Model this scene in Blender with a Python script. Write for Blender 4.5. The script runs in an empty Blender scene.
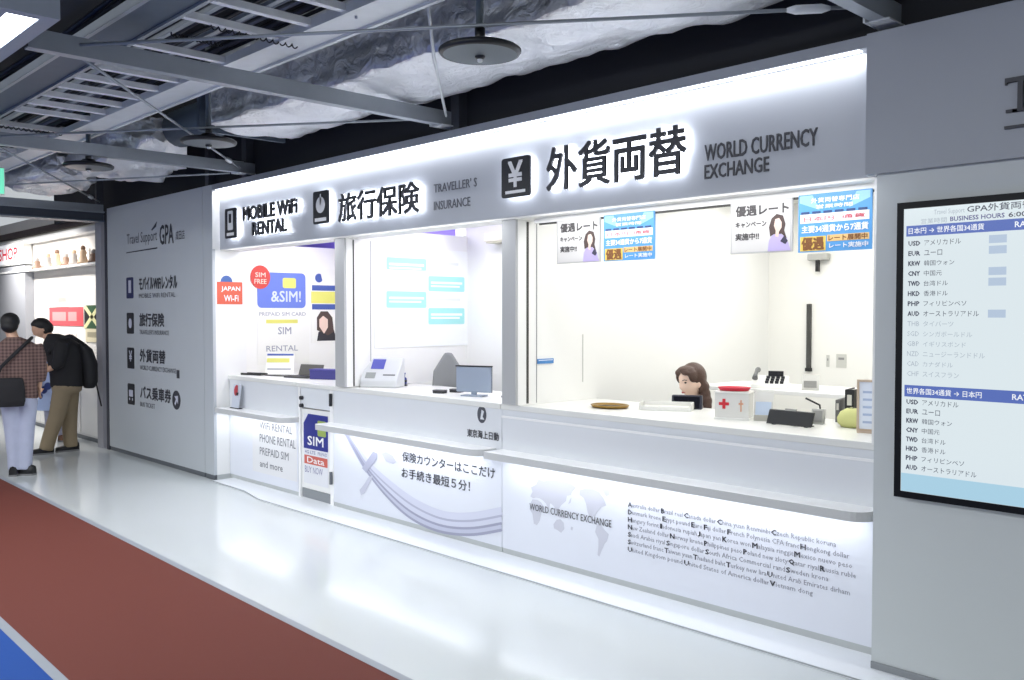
import bpy, bmesh, math, random
from mathutils import Vector, Matrix, noise
random.seed(7)
SC = bpy.context.scene
COL = SC.collection

# ------------------------------------------------------------------ camera
F = 905.0
CAMP = Vector((0, -4.18, 1.7))
L_ = Vector((-356-512, 314-340, F)).normalized()
R_ = Vector((1470-512, 314-340, F)).normalized(); R_ = (R_-L_*R_.dot(L_)).normalized()
U_ = L_.cross(R_)
if U_.y > 0: U_ = -U_
ROT = Matrix((-L_, R_, U_))                       # camera (x right, y down, z forward) -> world
cd = bpy.data.cameras.new('camera'); cam = bpy.data.objects.new('camera', cd); COL.objects.link(cam)
cd.sensor_width = 36; cd.lens = F/1024*36; cd.clip_start = .05; cd.clip_end = 200
cam.matrix_world = Matrix.Translation(CAMP) @ (ROT @ Matrix(((1,0,0),(0,-1,0),(0,0,-1)))).to_4x4()
SC.camera = cam
def at(axis, val, px, py):                        # a point of the plane axis = val
    d = ROT @ Vector((px-512, py-340, F)); return CAMP + d*((val-CAMP[axis])/d[axis])

# ------------------------------------------------------------------ light and exposure
SC.view_settings.view_transform = 'Standard'; SC.view_settings.look = 'None'
SC.view_settings.gamma = 1; SC.view_settings.use_curve_mapping = False
SC.view_settings.exposure = 0.0
w = bpy.data.worlds.new('world'); SC.world = w; w.use_nodes = True
bg = w.node_tree.nodes['Background']; bg.inputs[0].default_value = (.89,.945,1,1); bg.inputs[1].default_value = .58
def area(name, loc, sx, sy, power, color=(1,1,1), rot=(0,0,0)):
    d = bpy.data.lights.new(name, 'AREA'); d.shape = 'RECTANGLE'; d.size = sx; d.size_y = sy; d.energy = power; d.color = color
    o = bpy.data.objects.new(name, d); o.location = loc; o.rotation_euler = rot; COL.objects.link(o); return o
# hall luminaires (the long boxes built below hold these)
area('hall_light', (-6.9,-2.96,2.985), 5.0, .10, 75, (.94,.97,1))
area('hall_light', (-2.0,-5.6,2.985), 6.0, .16, 150, (.94,.97,1))
area('hall_light', (-9.0,-5.6,2.985), 6.0, .16, 130, (.94,.97,1))
for x in (-1.5,-5.0,-9.0):                        # unseen fill lights added to brighten the ceiling and ducts
    area('added_ceiling_fill', (x,-5.5,3.32), 2.6, .2, 42, (.95,.98,1), (math.radians(125),0,0))
# booth ceiling lights
area('booth_light', (-7.6,.80,2.69), 1.7, .5, 24, (1,.99,.96))
area('booth_light', (-5.4,.80,2.69), 1.7, .5, 24, (1,.99,.97))
area('booth_light', (-3.2,.95,2.67), 2.0, .5, 21, (1,.99,.96))
area('booth_light', (-3.2,2.4,2.67), 2.0, .7, 28, (1,.99,.96))
# cove LED above the lit fascia, LED under the bag shelves
area('cove_led', (-5.35,.03,2.945), 6.78, .03, 17, (.95,.97,1), (math.radians(22),0,0))
for x0, x1 in ((-8.7,-7.45),(-6.75,-4.85),(-4.55,-2.0)):
    area('shelf_led', ((x0+x1)/2,.06,.688), x1-x0, .02, 1.15*(x1-x0), (.92,.95,1), (math.radians(14),0,0))
# shop beyond the wall end
for x0, x1 in ((-8.6,-6.7),(-6.3,-4.6),(-4.2,-2.0)):      # downlights in the soffit in front of the windows
    area('soffit_light', ((x0+x1)/2,-.02,2.350), x1-x0, .05, 3.9*(x1-x0), (.96,.98,1), (math.radians(8),0,0))
area('shop_light', (-14.6,-.55,2.95), 3.2, .2, 78, (1,.97,.93), (math.radians(32),0,0)).data.spread = math.radians(110)

# ------------------------------------------------------------------ materials
MATS = {}
def mat(name, col, rough=.5, metal=0, emit=None, es=1, spec=.5, bump=0, bscale=40, var=0, vscale=6, coat=0, alpha=None, trans=0):
    if name in MATS: return MATS[name]
    m = bpy.data.materials.new(name); m.use_nodes = True; nt = m.node_tree; p = nt.nodes['Principled BSDF']
    c = tuple(((v/255)/12.92 if v/255 < .04045 else ((v/255+.055)/1.055)**2.4) for v in col)+(1,)
    p.inputs['Base Color'].default_value = c; p.inputs['Roughness'].default_value = rough
    p.inputs['Metallic'].default_value = metal; p.inputs['Specular IOR Level'].default_value = spec
    if coat: p.inputs['Coat Weight'].default_value = coat; p.inputs['Coat Roughness'].default_value = .06
    if trans: p.inputs['Transmission Weight'].default_value = trans; p.inputs['IOR'].default_value = 1.1
    if emit:
        e = tuple(((v/255)/12.92 if v/255 < .04045 else ((v/255+.055)/1.055)**2.4) for v in emit)+(1,)
        p.inputs['Emission Color'].default_value = e; p.inputs['Emission Strength'].default_value = es
    if alpha is not None: p.inputs['Alpha'].default_value = alpha
    if var or bump:
        tc = nt.nodes.new('ShaderNodeTexCoord')
        if var:
            n = nt.nodes.new('ShaderNodeTexNoise'); n.inputs['Scale'].default_value = vscale; n.inputs['Detail'].default_value = 4
            nt.links.new(tc.outputs['Object'], n.inputs['Vector'])
            r = nt.nodes.new('ShaderNodeMapRange'); r.inputs[3].default_value = 1-var; r.inputs[4].default_value = 1+var
            nt.links.new(n.outputs['Fac'], r.inputs[0])
            mx = nt.nodes.new('ShaderNodeMix'); mx.data_type = 'RGBA'; mx.blend_type = 'MULTIPLY'; mx.inputs[0].default_value = 1
            mx.inputs[6].default_value = c; nt.links.new(r.outputs[0], mx.inputs[7]); nt.links.new(mx.outputs[2], p.inputs['Base Color'])
        if bump:
            n = nt.nodes.new('ShaderNodeTexNoise'); n.inputs['Scale'].default_value = bscale; n.inputs['Detail'].default_value = 5
            nt.links.new(tc.outputs['Object'], n.inputs['Vector'])
            b = nt.nodes.new('ShaderNodeBump'); b.inputs['Strength'].default_value = bump; b.inputs['Distance'].default_value = .01
            nt.links.new(n.outputs['Fac'], b.inputs['Height']); nt.links.new(b.outputs[0], p.inputs['Normal'])
    MATS[name] = m; return m
M = mat
floor_m = M('white_floor_tile', (208,213,214), .13, spec=.5, var=.015, vscale=1.2)
strip_m = M('pale_plinth', (236,239,243), .22)
red_m = M('red_rubber', (108,56,47), .8, spec=.25, bump=.25, bscale=300, var=.05, vscale=150)
blue_m = M('blue_rubber', (29,74,150), .75, spec=.25, bump=.2, bscale=300, var=.05, vscale=120)
line_m = M('pale_line', (150,156,164), .5, var=.04, vscale=30)
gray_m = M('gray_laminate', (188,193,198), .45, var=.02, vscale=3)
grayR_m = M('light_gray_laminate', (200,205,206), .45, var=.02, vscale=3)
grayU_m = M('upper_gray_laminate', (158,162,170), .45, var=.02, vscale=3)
fasc_m = M('fascia_panel', (172,176,184), .38, var=.01)
white_m = M('white_laminate', (236,236,234), .45, var=.008)
cream_m = M('cream_laminate', (238,237,232), .45, var=.008)
panelw_m = M('white_counter_panel', (224,227,236), .4, var=.008)
upper_m = M('pale_gray_counter_front', (224,227,231), .35, var=.01)
kick_m = M('gray_kickboard', (188,192,192), .4, var=.02)
dkick_m = M('dark_kickboard', (92,96,102), .4, var=.02)
shelf_m = M('shelf_laminate', (240,241,242), .3, var=.01)
shelfe_m = M('shelf_edge', (204,205,205), .35, var=.01)
black_m = M('black_wall', (36,37,42), .8, var=.1, vscale=2)
ceil_m = M('dark_ceiling', (40,43,50), .85, var=.1, vscale=2)
violet_light_m = M('violet_light_tint', (160,138,246), .6, var=.02)  # violet light put into the base colour of booth surfaces
steel_m = M('galvanised_steel', (160,166,172), .42, metal=.4, bump=.05, bscale=30, var=.08, vscale=9)
steeld_m = M('dull_blue_steel', (86,98,112), .5, metal=.4, var=.1, vscale=7)
steell_m = M('pale_steel', (222,225,226), .45, metal=.2, var=.08, vscale=9)
cabd_m = M('dark_cable', (44,46,54), .5, var=.1)
cabl_m = M('gray_cable', (110,116,130), .5, var=.1)
dark_m = M('charcoal', (38,39,44), .5, var=.03)
ink_m = M('dark_lettering', (58,59,66), .5, var=.02)
inkg_m = M('gray_lettering', (92,94,102), .5, var=.02)
inkl_m = M('pale_lettering', (196,198,214), .5, var=.02)
whitei_m = M('white_ink', (245,245,245), .5, var=.01)
halo_m = M('halo_led', (255,255,255), .5, emit=(243,247,255), es=8)
led_m = M('led_strip', (255,255,255), .5, emit=(240,246,255), es=4)
lum_m = M('luminaire_diffuser', (255,255,255), .5, emit=(244,250,255), es=7)
pend_m = M('pendant_gray', (96,105,111), .4, metal=.2, var=.04)
rub_m = M('black_rim', (24,25,28), .4, var=.05)
plast_m = M('white_plastic', (232,232,228), .35, var=.01)
acr_m = M('clear_acrylic', (245,248,250), .05, trans=.92)

foil_m = bpy.data.materials.new('foil_wrap'); foil_m.use_nodes = True
nt = foil_m.node_tree; p = nt.nodes['Principled BSDF']
p.inputs['Base Color'].default_value = (.90,.91,.93,1); p.inputs['Metallic'].default_value = .55; p.inputs['Roughness'].default_value = .38
tc = nt.nodes.new('ShaderNodeTexCoord'); n1 = nt.nodes.new('ShaderNodeTexNoise'); n1.inputs['Scale'].default_value = 9; n1.inputs['Detail'].default_value = 7; n1.inputs['Distortion'].default_value = 1.4
b = nt.nodes.new('ShaderNodeBump'); b.inputs['Strength'].default_value = .8; b.inputs['Distance'].default_value = .035
nt.links.new(tc.outputs['Object'], n1.inputs['Vector']); nt.links.new(n1.outputs['Fac'], b.inputs['Height']); nt.links.new(b.outputs[0], p.inputs['Normal'])
foild_m = foil_m.copy(); foild_m.name = 'foil_wrap_side'; foild_m.node_tree.nodes['Principled BSDF'].inputs['Base Color'].default_value = (.62,.64,.68,1)  # darker copy of the foil for the front side of the ducts

# ------------------------------------------------------------------ helpers
WM = {}
def reg(o, m): WM[o.name] = m
def tag(o, label=None, cat=None, group=None, kind=None):
    if label: o['label'] = label
    if cat: o['category'] = cat
    if group: o['group'] = group
    if kind: o['kind'] = kind
    return o
def thing(name, label, cat, loc=(0,0,0), rz=0, group=None):
    o = bpy.data.objects.new(name, None); COL.objects.link(o); o.empty_display_size = .1
    o.location = loc; o.rotation_euler = (0,0,rz)
    reg(o, Matrix.Translation(loc) @ Matrix.Rotation(rz,4,'Z')); return tag(o,label,cat,group)
class MB:
    def __init__(s): s.bm = bmesh.new(); s.mi = 0
    def poly(s, pts):
        vs = [s.bm.verts.new(p) for p in pts]; f = s.bm.faces.new(vs); f.material_index = s.mi; return f
    def box(s, x0,x1,y0,y1,z0,z1):
        v = [s.bm.verts.new((x,y,z)) for x in (x0,x1) for y in (y0,y1) for z in (z0,z1)]
        for q in ((0,1,3,2),(4,6,7,5),(0,4,5,1),(2,3,7,6),(0,2,6,4),(1,5,7,3)):
            f = s.bm.faces.new([v[i] for i in q]); f.material_index = s.mi
        return s
    def prism(s, pts, d):                       # a polygon swept by the vector d
        d = Vector(d); a = [s.bm.verts.new(p) for p in pts]; b = [s.bm.verts.new(Vector(p)+d) for p in pts]; n = len(a)
        fs = [s.bm.faces.new(a), s.bm.faces.new(b[::-1])]
        for i in range(n): fs.append(s.bm.faces.new((a[i],b[i],b[(i+1)%n],a[(i+1)%n])))
        for f in fs: f.material_index = s.mi
        return s
    def tube(s, pts, r, n=8, cap=True):
        pts = [Vector(p) for p in pts]; rs = r if isinstance(r,(list,tuple)) else [r]*len(pts); rings = []; ref = None
        for i, p in enumerate(pts):
            t = (pts[min(i+1,len(pts)-1)]-pts[max(i-1,0)]).normalized()
            if ref is None: ref = Vector((0,0,1)) if abs(t.z) < .9 else Vector((1,0,0))
            a = t.cross(ref).normalized(); b_ = a.cross(t); ref = b_
            rings.append([s.bm.verts.new(p+(a*math.cos(k*2*math.pi/n)+b_*math.sin(k*2*math.pi/n))*rs[i]) for k in range(n)])
        for i in range(len(rings)-1):
            for k in range(n):
                f = s.bm.faces.new((rings[i][k],rings[i][(k+1)%n],rings[i+1][(k+1)%n],rings[i+1][k])); f.material_index = s.mi; f.smooth = True
        if cap:
            s.bm.faces.new(rings[0][::-1]).material_index = s.mi; s.bm.faces.new(rings[-1]).material_index = s.mi
        return s
    def lathe(s, prof, c=(0,0,0), n=32, sx=1, sy=1):
        c = Vector(c); rings = []
        for r, z in prof:
            rings.append([s.bm.verts.new(c+Vector((r*sx*math.cos(k*2*math.pi/n), r*sy*math.sin(k*2*math.pi/n), z))) for k in range(n)] if r > 1e-6 else [s.bm.verts.new(c+Vector((0,0,z)))])
        for A, B in zip(rings, rings[1:]):
            for k in range(n):
                q = [A[k%len(A)], A[(k+1)%n%len(A)], B[(k+1)%n%len(B)], B[k%len(B)]]
                u = []
                for v in q:
                    if v not in u: u.append(v)
                if len(u) > 2: f = s.bm.faces.new(u); f.smooth = True; f.material_index = s.mi
        return s
    def ball(s, c, rx, ry, rz, n=16, rot=None):
        v = bmesh.ops.create_uvsphere(s.bm, u_segments=n, v_segments=max(6,n*2//3), radius=1)['verts']
        m = Matrix.Translation(c) @ (rot.to_4x4() if rot else Matrix()) @ Matrix.Diagonal((rx,ry,rz,1))
        bmesh.ops.transform(s.bm, matrix=m, verts=v)
        for x in v:
            for f in x.link_faces: f.smooth = True; f.material_index = s.mi
        return s
    def build(s, name, mats, parent=None, bevel=0, local=False, seg=2):
        bm = s.bm; bmesh.ops.recalc_face_normals(bm, faces=bm.faces)
        if bevel:
            try: bmesh.ops.bevel(bm, geom=[e for e in bm.edges if len(e.link_faces) == 2 and e.calc_face_angle(0) > .6], offset=bevel, segments=seg, affect='EDGES', profile=.6, clamp_overlap=True)
            except Exception: pass
        me = bpy.data.meshes.new(name); bm.to_mesh(me); bm.free()
        return link(name, me, mats, parent, local)
def link(name, me, mats, parent=None, local=False):
    o = bpy.data.objects.new(name, me); COL.objects.link(o)
    for m in (mats if isinstance(mats,(list,tuple)) else [mats]): me.materials.append(m)
    if parent is not None:
        pm = WM[parent.name]
        if not local: me.transform(pm.inverted())
        o.parent = parent; reg(o, pm)
    else: reg(o, Matrix())
    return o
def struct(name, mb, mats, label=None, cat=None, bevel=0, parent=None):
    o = mb.build(name, mats, parent, bevel)
    if parent is None: tag(o, label, cat, kind='structure')
    return o
def box(*a): return MB().box(*a)
class Frame:                                      # a flat surface: origin, right, up
    def __init__(s, o, u, v): s.o, s.u, s.v = Vector(o), Vector(u), Vector(v); s.n = s.u.cross(s.v)
    def __call__(s, a, b, d=0): return s.o + s.u*a + s.v*b + s.n*d
def FY(y): return Frame((0,y,0),(1,0,0),(0,0,1))  # faces -y, coordinates x and z
def FX(x): return Frame((x,0,0),(0,1,0),(0,0,1))  # faces +x, coordinates y and z
def rects(fr, lst, d=.001, t=.0015, rad=0):
    mb = MB()
    for a0,a1,b0,b1 in lst:
        mb.prism([fr(a,b_,d) for a,b_ in rrect(a0,a1,b0,b1,rad)], fr.n*t)
    return mb
def rrect(a0,a1,b0,b1,r,n=5):
    if r <= 0: return [(a0,b0),(a1,b0),(a1,b1),(a0,b1)]
    out = []
    for cx,cy,s in ((a1-r,b0+r,-90),(a1-r,b1-r,0),(a0+r,b1-r,90),(a0+r,b0+r,180)):
        for k in range(n+1):
            t = math.radians(s+90*k/n); out.append((cx+r*math.cos(t), cy+r*math.sin(t)))
    return out
def polys(fr, lst, d=.001, t=.0015):
    mb = MB()
    for pts in lst: mb.prism([fr(a,b_,d) for a,b_ in pts], fr.n*t)
    return mb
def disc(a, b_, ra, rb, n=24, t0=0, t1=360): return [(a+ra*math.cos(math.radians(t0+(t1-t0)*k/n)), b_+rb*math.sin(math.radians(t0+(t1-t0)*k/n))) for k in range(n if t1-t0 == 360 else n+1)]
def text_bm(s, fr, a0, a1, b0, b1, d, t, bold=0, res=3, shear=0):
    c = bpy.data.curves.new('text','FONT'); c.body = s; c.resolution_u = res; c.offset = bold; c.shear = shear; c.extrude = .5 if t else 0
    o = bpy.data.objects.new('text', c); COL.objects.link(o); bpy.context.view_layer.update()
    me = bpy.data.meshes.new_from_object(o.evaluated_get(bpy.context.evaluated_depsgraph_get()))
    bpy.data.objects.remove(o); bpy.data.curves.remove(c)
    xs = [v.co.x for v in me.vertices]; ys = [v.co.y for v in me.vertices]
    x0,x1,y0,y1 = min(xs),max(xs),min(ys),max(ys)
    sy = (b1-b0)/(y1-y0); sx = sy if a1 is None else (a1-a0)/(x1-x0)
    for v in me.vertices: v.co = fr(a0+(v.co.x-x0)*sx, b0+(v.co.y-y0)*sy, d+(v.co.z+.5)*t if t else d)
    return me
def texts(name, lines, m, parent, fr, d=.003, t=0, bold=0, res=2):
    if name != 'bold_initials' and len(lines) > 1:              # every line is a part of its own
        for ln in lines: o = texts(name,[ln],m,parent,fr,d,t,bold,res)
        return o
    bm = bmesh.new()
    for ln in lines:
        s,a0,a1,b0,b1 = ln[:5]; bo = ln[5] if len(ln) > 5 else bold
        e = max(0,bo)*(b1-b0)*(1 if any(ord(ch) > 0x2fff for ch in s) else .8)
        for q_,(dx,dz) in enumerate(((0,0),) if e <= 0 else ((-e,-e),(e,-e),(-e,e),(e,e),(0,0))):
            me = text_bm(s,fr,a0+e+dx,a1-e+dx,b0+e+dz,b1-e+dz,d+q_*.00015,t+q_*.00015 if t else 0,0,res); bm.from_mesh(me); bpy.data.meshes.remove(me)
    me = bpy.data.meshes.new(name); bm.to_mesh(me); bm.free()
    return link(name, me, m, parent)
def skin(name, chains, mats, parent, sub=2, local=True):
    """chains: lists of (x,y,z,r) or (x,y,z,rx,ry); equal points join. Grown as one surface."""
    me = bpy.data.meshes.new(name); vs=[]; es=[]; rad=[]; idx={}
    for ch in chains:
        prev=None
        for q in ch:
            k=(round(q[0],4),round(q[1],4),round(q[2],4))
            if k not in idx: idx[k]=len(vs); vs.append(q[:3]); rad.append((q[3], q[4] if len(q)>4 else q[3]))
            if prev is not None and prev!=idx[k]: es.append((prev,idx[k]))
            prev=idx[k]
    me.from_pydata(vs,es,[]); o=bpy.data.objects.new(name,me); COL.objects.link(o)
    md=o.modifiers.new('skin','SKIN'); md.use_smooth_shade=True; md.branch_smoothing=.5
    seen=set(); adj={}
    for a,b_ in es: adj.setdefault(a,[]).append(b_); adj.setdefault(b_,[]).append(a)
    for i,v in enumerate(me.skin_vertices[0].data): v.radius=rad[i]; v.use_root=False
    for i in range(len(vs)):
        if i in seen: continue
        me.skin_vertices[0].data[i].use_root=True; st=[i]
        while st:
            k=st.pop()
            if k in seen: continue
            seen.add(k); st+=adj.get(k,[])
    s2=o.modifiers.new('sub','SUBSURF'); s2.levels=sub; s2.render_levels=sub
    bpy.context.view_layer.update()
    m2=bpy.data.meshes.new_from_object(o.evaluated_get(bpy.context.evaluated_depsgraph_get())); bpy.data.objects.remove(o); bpy.data.meshes.remove(me)
    m2.materials.clear()
    for f in m2.polygons: f.use_smooth=True
    return link(name,m2,mats,parent,local)
PI = math.pi
exec_parts = []

# ------------------------------------------------------------------ the setting
struct('floor', box(-40,6,-14,8,-.06,0), floor_m, 'glossy white terminal floor', 'floor')
k = -.0175
def lane(name, m, ya, yb, h, label, x0=-24, x1=3):
    f = lambda y, x: y+k*(x+3.96)
    struct(name, MB().prism([(x0,f(ya,x0),-.01),(x1,f(ya,x1),-.01),(x1,f(yb,x1),-.01),(x0,f(yb,x0),-.01)], (0,0,.01+h)), m, label, 'floor')
lane('floor_edge_strip', line_m, -1.675, -1.628, .005, 'thin pale strip edging the red lane')
lane('floor_red_lane', red_m, -2.80, -1.675, .004, 'brick red rubber walking lane on the floor')
lane('floor_lane_line', line_m, -2.852, -2.80, .0045, 'pale line between red lane and blue lane')
lane('floor_blue_lane', blue_m, -6.5, -2.852, .004, 'blue rubber lane at the edge of the floor')
struct('floor_plinth', MB().prism([(-8.70,-.05,-.01),(-8.0,-.06,-.01),(-7.55,-.155,-.01),(1.4,-.155,-.01),(1.4,.012,-.01),(-1.90,.012,-.01),(-1.90,.3,-.01),(-8.70,.3,-.01)], (0,0,.022)), strip_m, 'low white floor plinth in front of the counters', 'floor')
struct('trim_1', MB().tube([(-8.70,-.053,.008),(-8.0,-.063,.008),(-7.55,-.156,.008),(1.4,-.156,.008)], .0035, 4), M('seam_gray',(176,180,184),.6), 'thin gray seam along the plinth edge', 'trim')

XL, XR = -8.76, -1.94
struct('wall_left', box(-11.64,-8.972,0,.08,.05,3.01), gray_m, 'gray laminate wall panel left of the counters', 'wall')
struct('wall_left_corner', box(-8.965,XL,0,.03,.05,3.01), gray_m, 'narrow gray corner panel beside the first counter', 'wall')
struct('wall_left_return', box(-8.80,XL,.03,.366,.05,2.40), white_m, 'white return wall at the left of the first counter', 'wall')
struct('wall_left_edge', box(-11.72,-11.645,-.005,.08,0,2.98), M('dark_edge',(58,60,70),.5), 'dark vertical edge of the gray wall panel', 'wall')
struct('baseboard_left', box(-11.64,-8.99,.01,.05,0,.05), dkick_m, 'dark baseboard under the gray wall panel', 'baseboard')
mb = box(-8.96,XL,.005,.03,0,.05)
struct('baseboard_corner', mb, dkick_m, 'dark baseboard of the corner panel', 'baseboard')
struct('baseboard_return', box(-8.79,XL+.004,.03,.366,0,.05), kick_m, 'gray baseboard of the white return wall', 'baseboard')
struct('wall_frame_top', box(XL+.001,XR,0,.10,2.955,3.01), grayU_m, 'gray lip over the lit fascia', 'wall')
struct('wall_fascia', box(XL,XR+.05,.08,.26,2.358,2.99), fasc_m, 'long lit gray fascia over the counters', 'wall')
struct('wall_fascia_return', box(XL-.001,XL+.006,.001,.09,2.36,2.953), white_m, 'white left return of the fascia', 'wall')
struct('trim_2', box(XL,XR+.04,.088,.30,2.345,2.357), cream_m, 'cream soffit under the fascia', 'trim')
struct('trim_3', box(-4.34,XR+.04,.19,.30,2.312,2.345), cream_m, 'cream rail over the exchange window', 'trim')
struct('trim_4', box(-4.30,XR+.02,.196,.206,2.300,2.312), M('track_gap',(70,68,64),.6), 'dark track gap over the exchange window', 'trim')
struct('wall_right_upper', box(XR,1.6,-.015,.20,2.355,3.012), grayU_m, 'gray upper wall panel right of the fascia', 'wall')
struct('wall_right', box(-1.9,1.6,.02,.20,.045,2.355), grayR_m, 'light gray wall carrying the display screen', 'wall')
struct('baseboard_right', box(-1.9,1.6,.012,.20,0,.045), M('base_gray',(140,144,148),.45), 'gray baseboard of the right wall', 'baseboard')
struct('trim_5', box(-1.925,-1.901,.05,.20,1.075,2.345), white_m, 'white jamb at the right end of the window', 'trim')
# dark void over the fascia
struct('wall_upper', box(-14,3,.11,.2,2.99,4.4), black_m, 'black wall above the fascia', 'wall')
struct('ceiling', box(-22,4,-7,.2,4.3,4.4), ceil_m, 'dark ceiling slab', 'ceiling')
for i,(px,py,wd) in enumerate(((462,110,.09),(249,165,.09),(211,150,.08))):
    q = at(1,.06,px,py)
    struct('wall_post', box(q.x-wd,q.x,.03,.11,3.012,4.3), M('dark_post',(66,69,76),.6), 'dark gray post against the black wall', 'wall')
struct('ceiling_panel', box(-7.2,-3.2,-2.92,-2.45,3.36,3.42), ceil_m, 'dark panel beside the luminaire', 'ceiling')
# booths
XA0, XA1 = at(1,.12,335,300).x, at(1,.12,344.5,300).x
XB0, XB1 = at(1,.12,502,300).x, at(1,.12,516,300).x
struct('wall_booth_left', box(-8.86,-8.772,.366,1.5,0,2.437), cream_m, 'left inner wall of the first booth', 'wall')
struct('wall_booth_back', box(-8.86,XB0,1.5,1.58,0,2.437), white_m, 'white back wall of the two left booths', 'wall')
struct('wall_booth_upper', box(-9.7,XA0,1.5,1.58,2.437,2.75), violet_light_m, 'band over the back wall, violet light put into its colour', 'wall')
struct('wall_booth_upper_white', box(XA0,XB0,1.5,1.58,2.437,2.75), white_m, 'white upper back wall of the middle booth', 'wall')
struct('wall_violet_light', box(-9.8,-9.7,.3,1.58,2.3,2.75), violet_light_m, 'wall beyond the first booth, coloured as violet light', 'wall')
struct('ceiling_booth', box(-9.8,XB0,.2,1.58,2.75,2.8), violet_light_m, 'ceiling of the two left booths, coloured as violet light', 'ceiling')
struct('wall_partition_1', box(XA0,XA1,.14,1.5,1.075,2.345), white_m, 'white partition between the two left booths', 'wall')
struct('wall_partition_1_top', box(XA0,XA1,.30,1.5,2.345,2.437), white_m, 'top of the first partition', 'wall')
struct('wall_partition_1_front', box(XA0,XA1-.004,.12,.14,1.075,2.345), M('partition_gray',(176,177,178),.5), 'gray front of the first partition', 'wall')
struct('wall_partition_2', box(XB0,XB1,.14,.98,1.0705,2.345) , white_m, 'white partition left of the exchange booth', 'wall')
struct('wall_partition_2_rear', box(XB0,XB1,.98,3.4,0,2.70), white_m, 'rear part of the white exchange partition', 'wall')
struct('wall_partition_2_top', box(XB0,XB1,.30,.98,2.345,2.70), white_m, 'top of the exchange partition', 'wall')
struct('wall_partition_2_front', box(XB0,XB1-.004,.12,.14,1.075,2.345), M('partition_gray',(176,177,178),.5), 'gray front of the second partition', 'wall')
def slot(px, xx, m, t=.012):
    y = at(0,xx,px,300).y
    return box(xx-.01,xx+.003,y-t/2,y+t/2,1.08,2.335)
dk = M('slot_dark',(62,60,58),.6)
struct('trim_6', slot(353.5,XA1,dk,.014), dk, 'dark slot in the first partition', 'trim')
struct('trim_7', slot(370.5,XA1,dk,.006), M('slot_gray',(150,150,152),.6), 'thin gray joint in the first partition', 'trim')
struct('trim_8', slot(527.5,XB1,dk,.02), dk, 'dark slot in the second partition', 'trim')
struct('trim_9', slot(536.5,XB1,dk,.006), M('slot_gray',(150,150,152),.6), 'thin gray joint in the second partition', 'trim')
struct('wall_exchange_back', box(XB0,-1.7,3.4,3.48,0,2.75), cream_m, 'cream back wall of the exchange booth', 'wall')
struct('wall_exchange_right', box(-1.9,-1.8,.20,3.4,0,2.75), cream_m, 'cream right wall of the exchange booth', 'wall')
struct('ceiling_exchange', box(XB1,-1.8,.27,3.48,2.70,2.75), cream_m, 'cream ceiling of the exchange booth', 'ceiling')
# shop beyond the wall end
shopw = M('shop_white',(226,222,216),.5,var=.03)
struct('wall_shop', box(-18,-11.75,.25,.35,0,3.2), shopw, 'bright white shop wall beyond the gray panel', 'wall')
struct('wall_shop_end', box(-18.1,-18,-6,.35,0,4.3), M('far_gray',(120,124,132),.6), 'far end wall of the hall', 'wall')
struct('trim_10', box(-18,-12.0,.17,.25,2.93,3.02), M('brown_band',(84,72,70),.6), 'brown band at the top of the shop wall', 'trim')
struct('trim_11', box(-18,-12.0,.12,.25,2.80,2.87), white_m, 'white rail below the brown band', 'trim')
struct('trim_12', box(-18,-12.0,.10,.25,2.36,2.385), white_m, 'white ledge carrying goods on the shop wall', 'trim')
struct('baseboard_shop', box(-18,-12.0,.235,.25,0,.09), M('base_gray',(140,144,148),.45), 'gray baseboard of the shop wall', 'baseboard')
struct('wall_shop_post', box(-12.0,-11.80,-.02,.10,0,2.95), M('post_gray',(160,160,168),.5), 'pale gray post at the shop opening', 'wall')
struct('ceiling_shop', box(-18,-11.9,-6,.25,3.9,4.0), M('pale_ceiling',(190,192,196),.7), 'pale ceiling beyond the lintel', 'ceiling')

# ------------------------------------------------------------------ fascia signs (halo-lit letters)
FF = FY(.08)
def halo_text(lines, parent, name, m=ink_m, bold=0, halo=True):
    for l in lines:
        l = (l[0],l[1]+.02,l[2]+.02)+tuple(l[3:]); o = texts(name, [l], m, parent, FF, d=.040, t=.014, bold=bold, res=2)
        if halo: texts('halo_backing', [l[:5]], halo_m, o, FF, d=.0375, t=0, bold=.03, res=1)
    return o
def icon_plate(a0,a1,b0,b1,parent,name='icon_plate', m=None, d=.040, t=.014, fr=FF, halo=True, rad=.02):
    o = rects(fr,[(a0,a1,b0,b1)],d,t,rad).build(name, m or dark_m, parent)
    if halo: rects(fr,[(a0+.01,a1-.01,b0+.01,b1-.01)],d-.0015,.001,rad).build('halo_backing', halo_m, o)
    return o
def fsign(label, a, b): return thing('fascia_sign', label, 'sign', (a,.06,b), group='halo lit signs on the fascia')
s1 = fsign('halo lit fascia sign reading MOBILE WiFi RENTAL with phone icon', -7.9, 2.58)
ic = icon_plate(-8.53,-8.30,2.45,2.745,s1)
rects(FF,[(-8.47,-8.36,2.53,2.72)],.0545,.002,.015).build('phone_outline', whitei_m, ic)
rects(FF,[(-8.44,-8.39,2.60,2.69)],.057,.002,.012).build('phone_screen', dark_m, ic)
rects(FF,[(-8.49,-8.34,2.475,2.505)],.0545,.002).build('icon_caption', whitei_m, ic)
halo_text([('MOBILE WiFi',-8.18,-7.17,2.60,2.735),('RENTAL',-8.0,-7.36,2.45,2.575)], s1, 'lettering', bold=.04)
s2 = fsign("halo lit fascia sign with four characters beside TRAVELLER' S INSURANCE", -6.1, 2.58)
ic = icon_plate(-6.88,-6.64,2.475,2.755,s2)
polys(FF,[disc(-6.76,2.635,.07,.07,20,110,430), disc(-6.76,2.68,.012,.05,12)],.0545,.002).build('icon_figure', whitei_m, ic)
rects(FF,[(-6.85,-6.67,2.495,2.525)],.0545,.002).build('icon_caption', whitei_m, ic)
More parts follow.
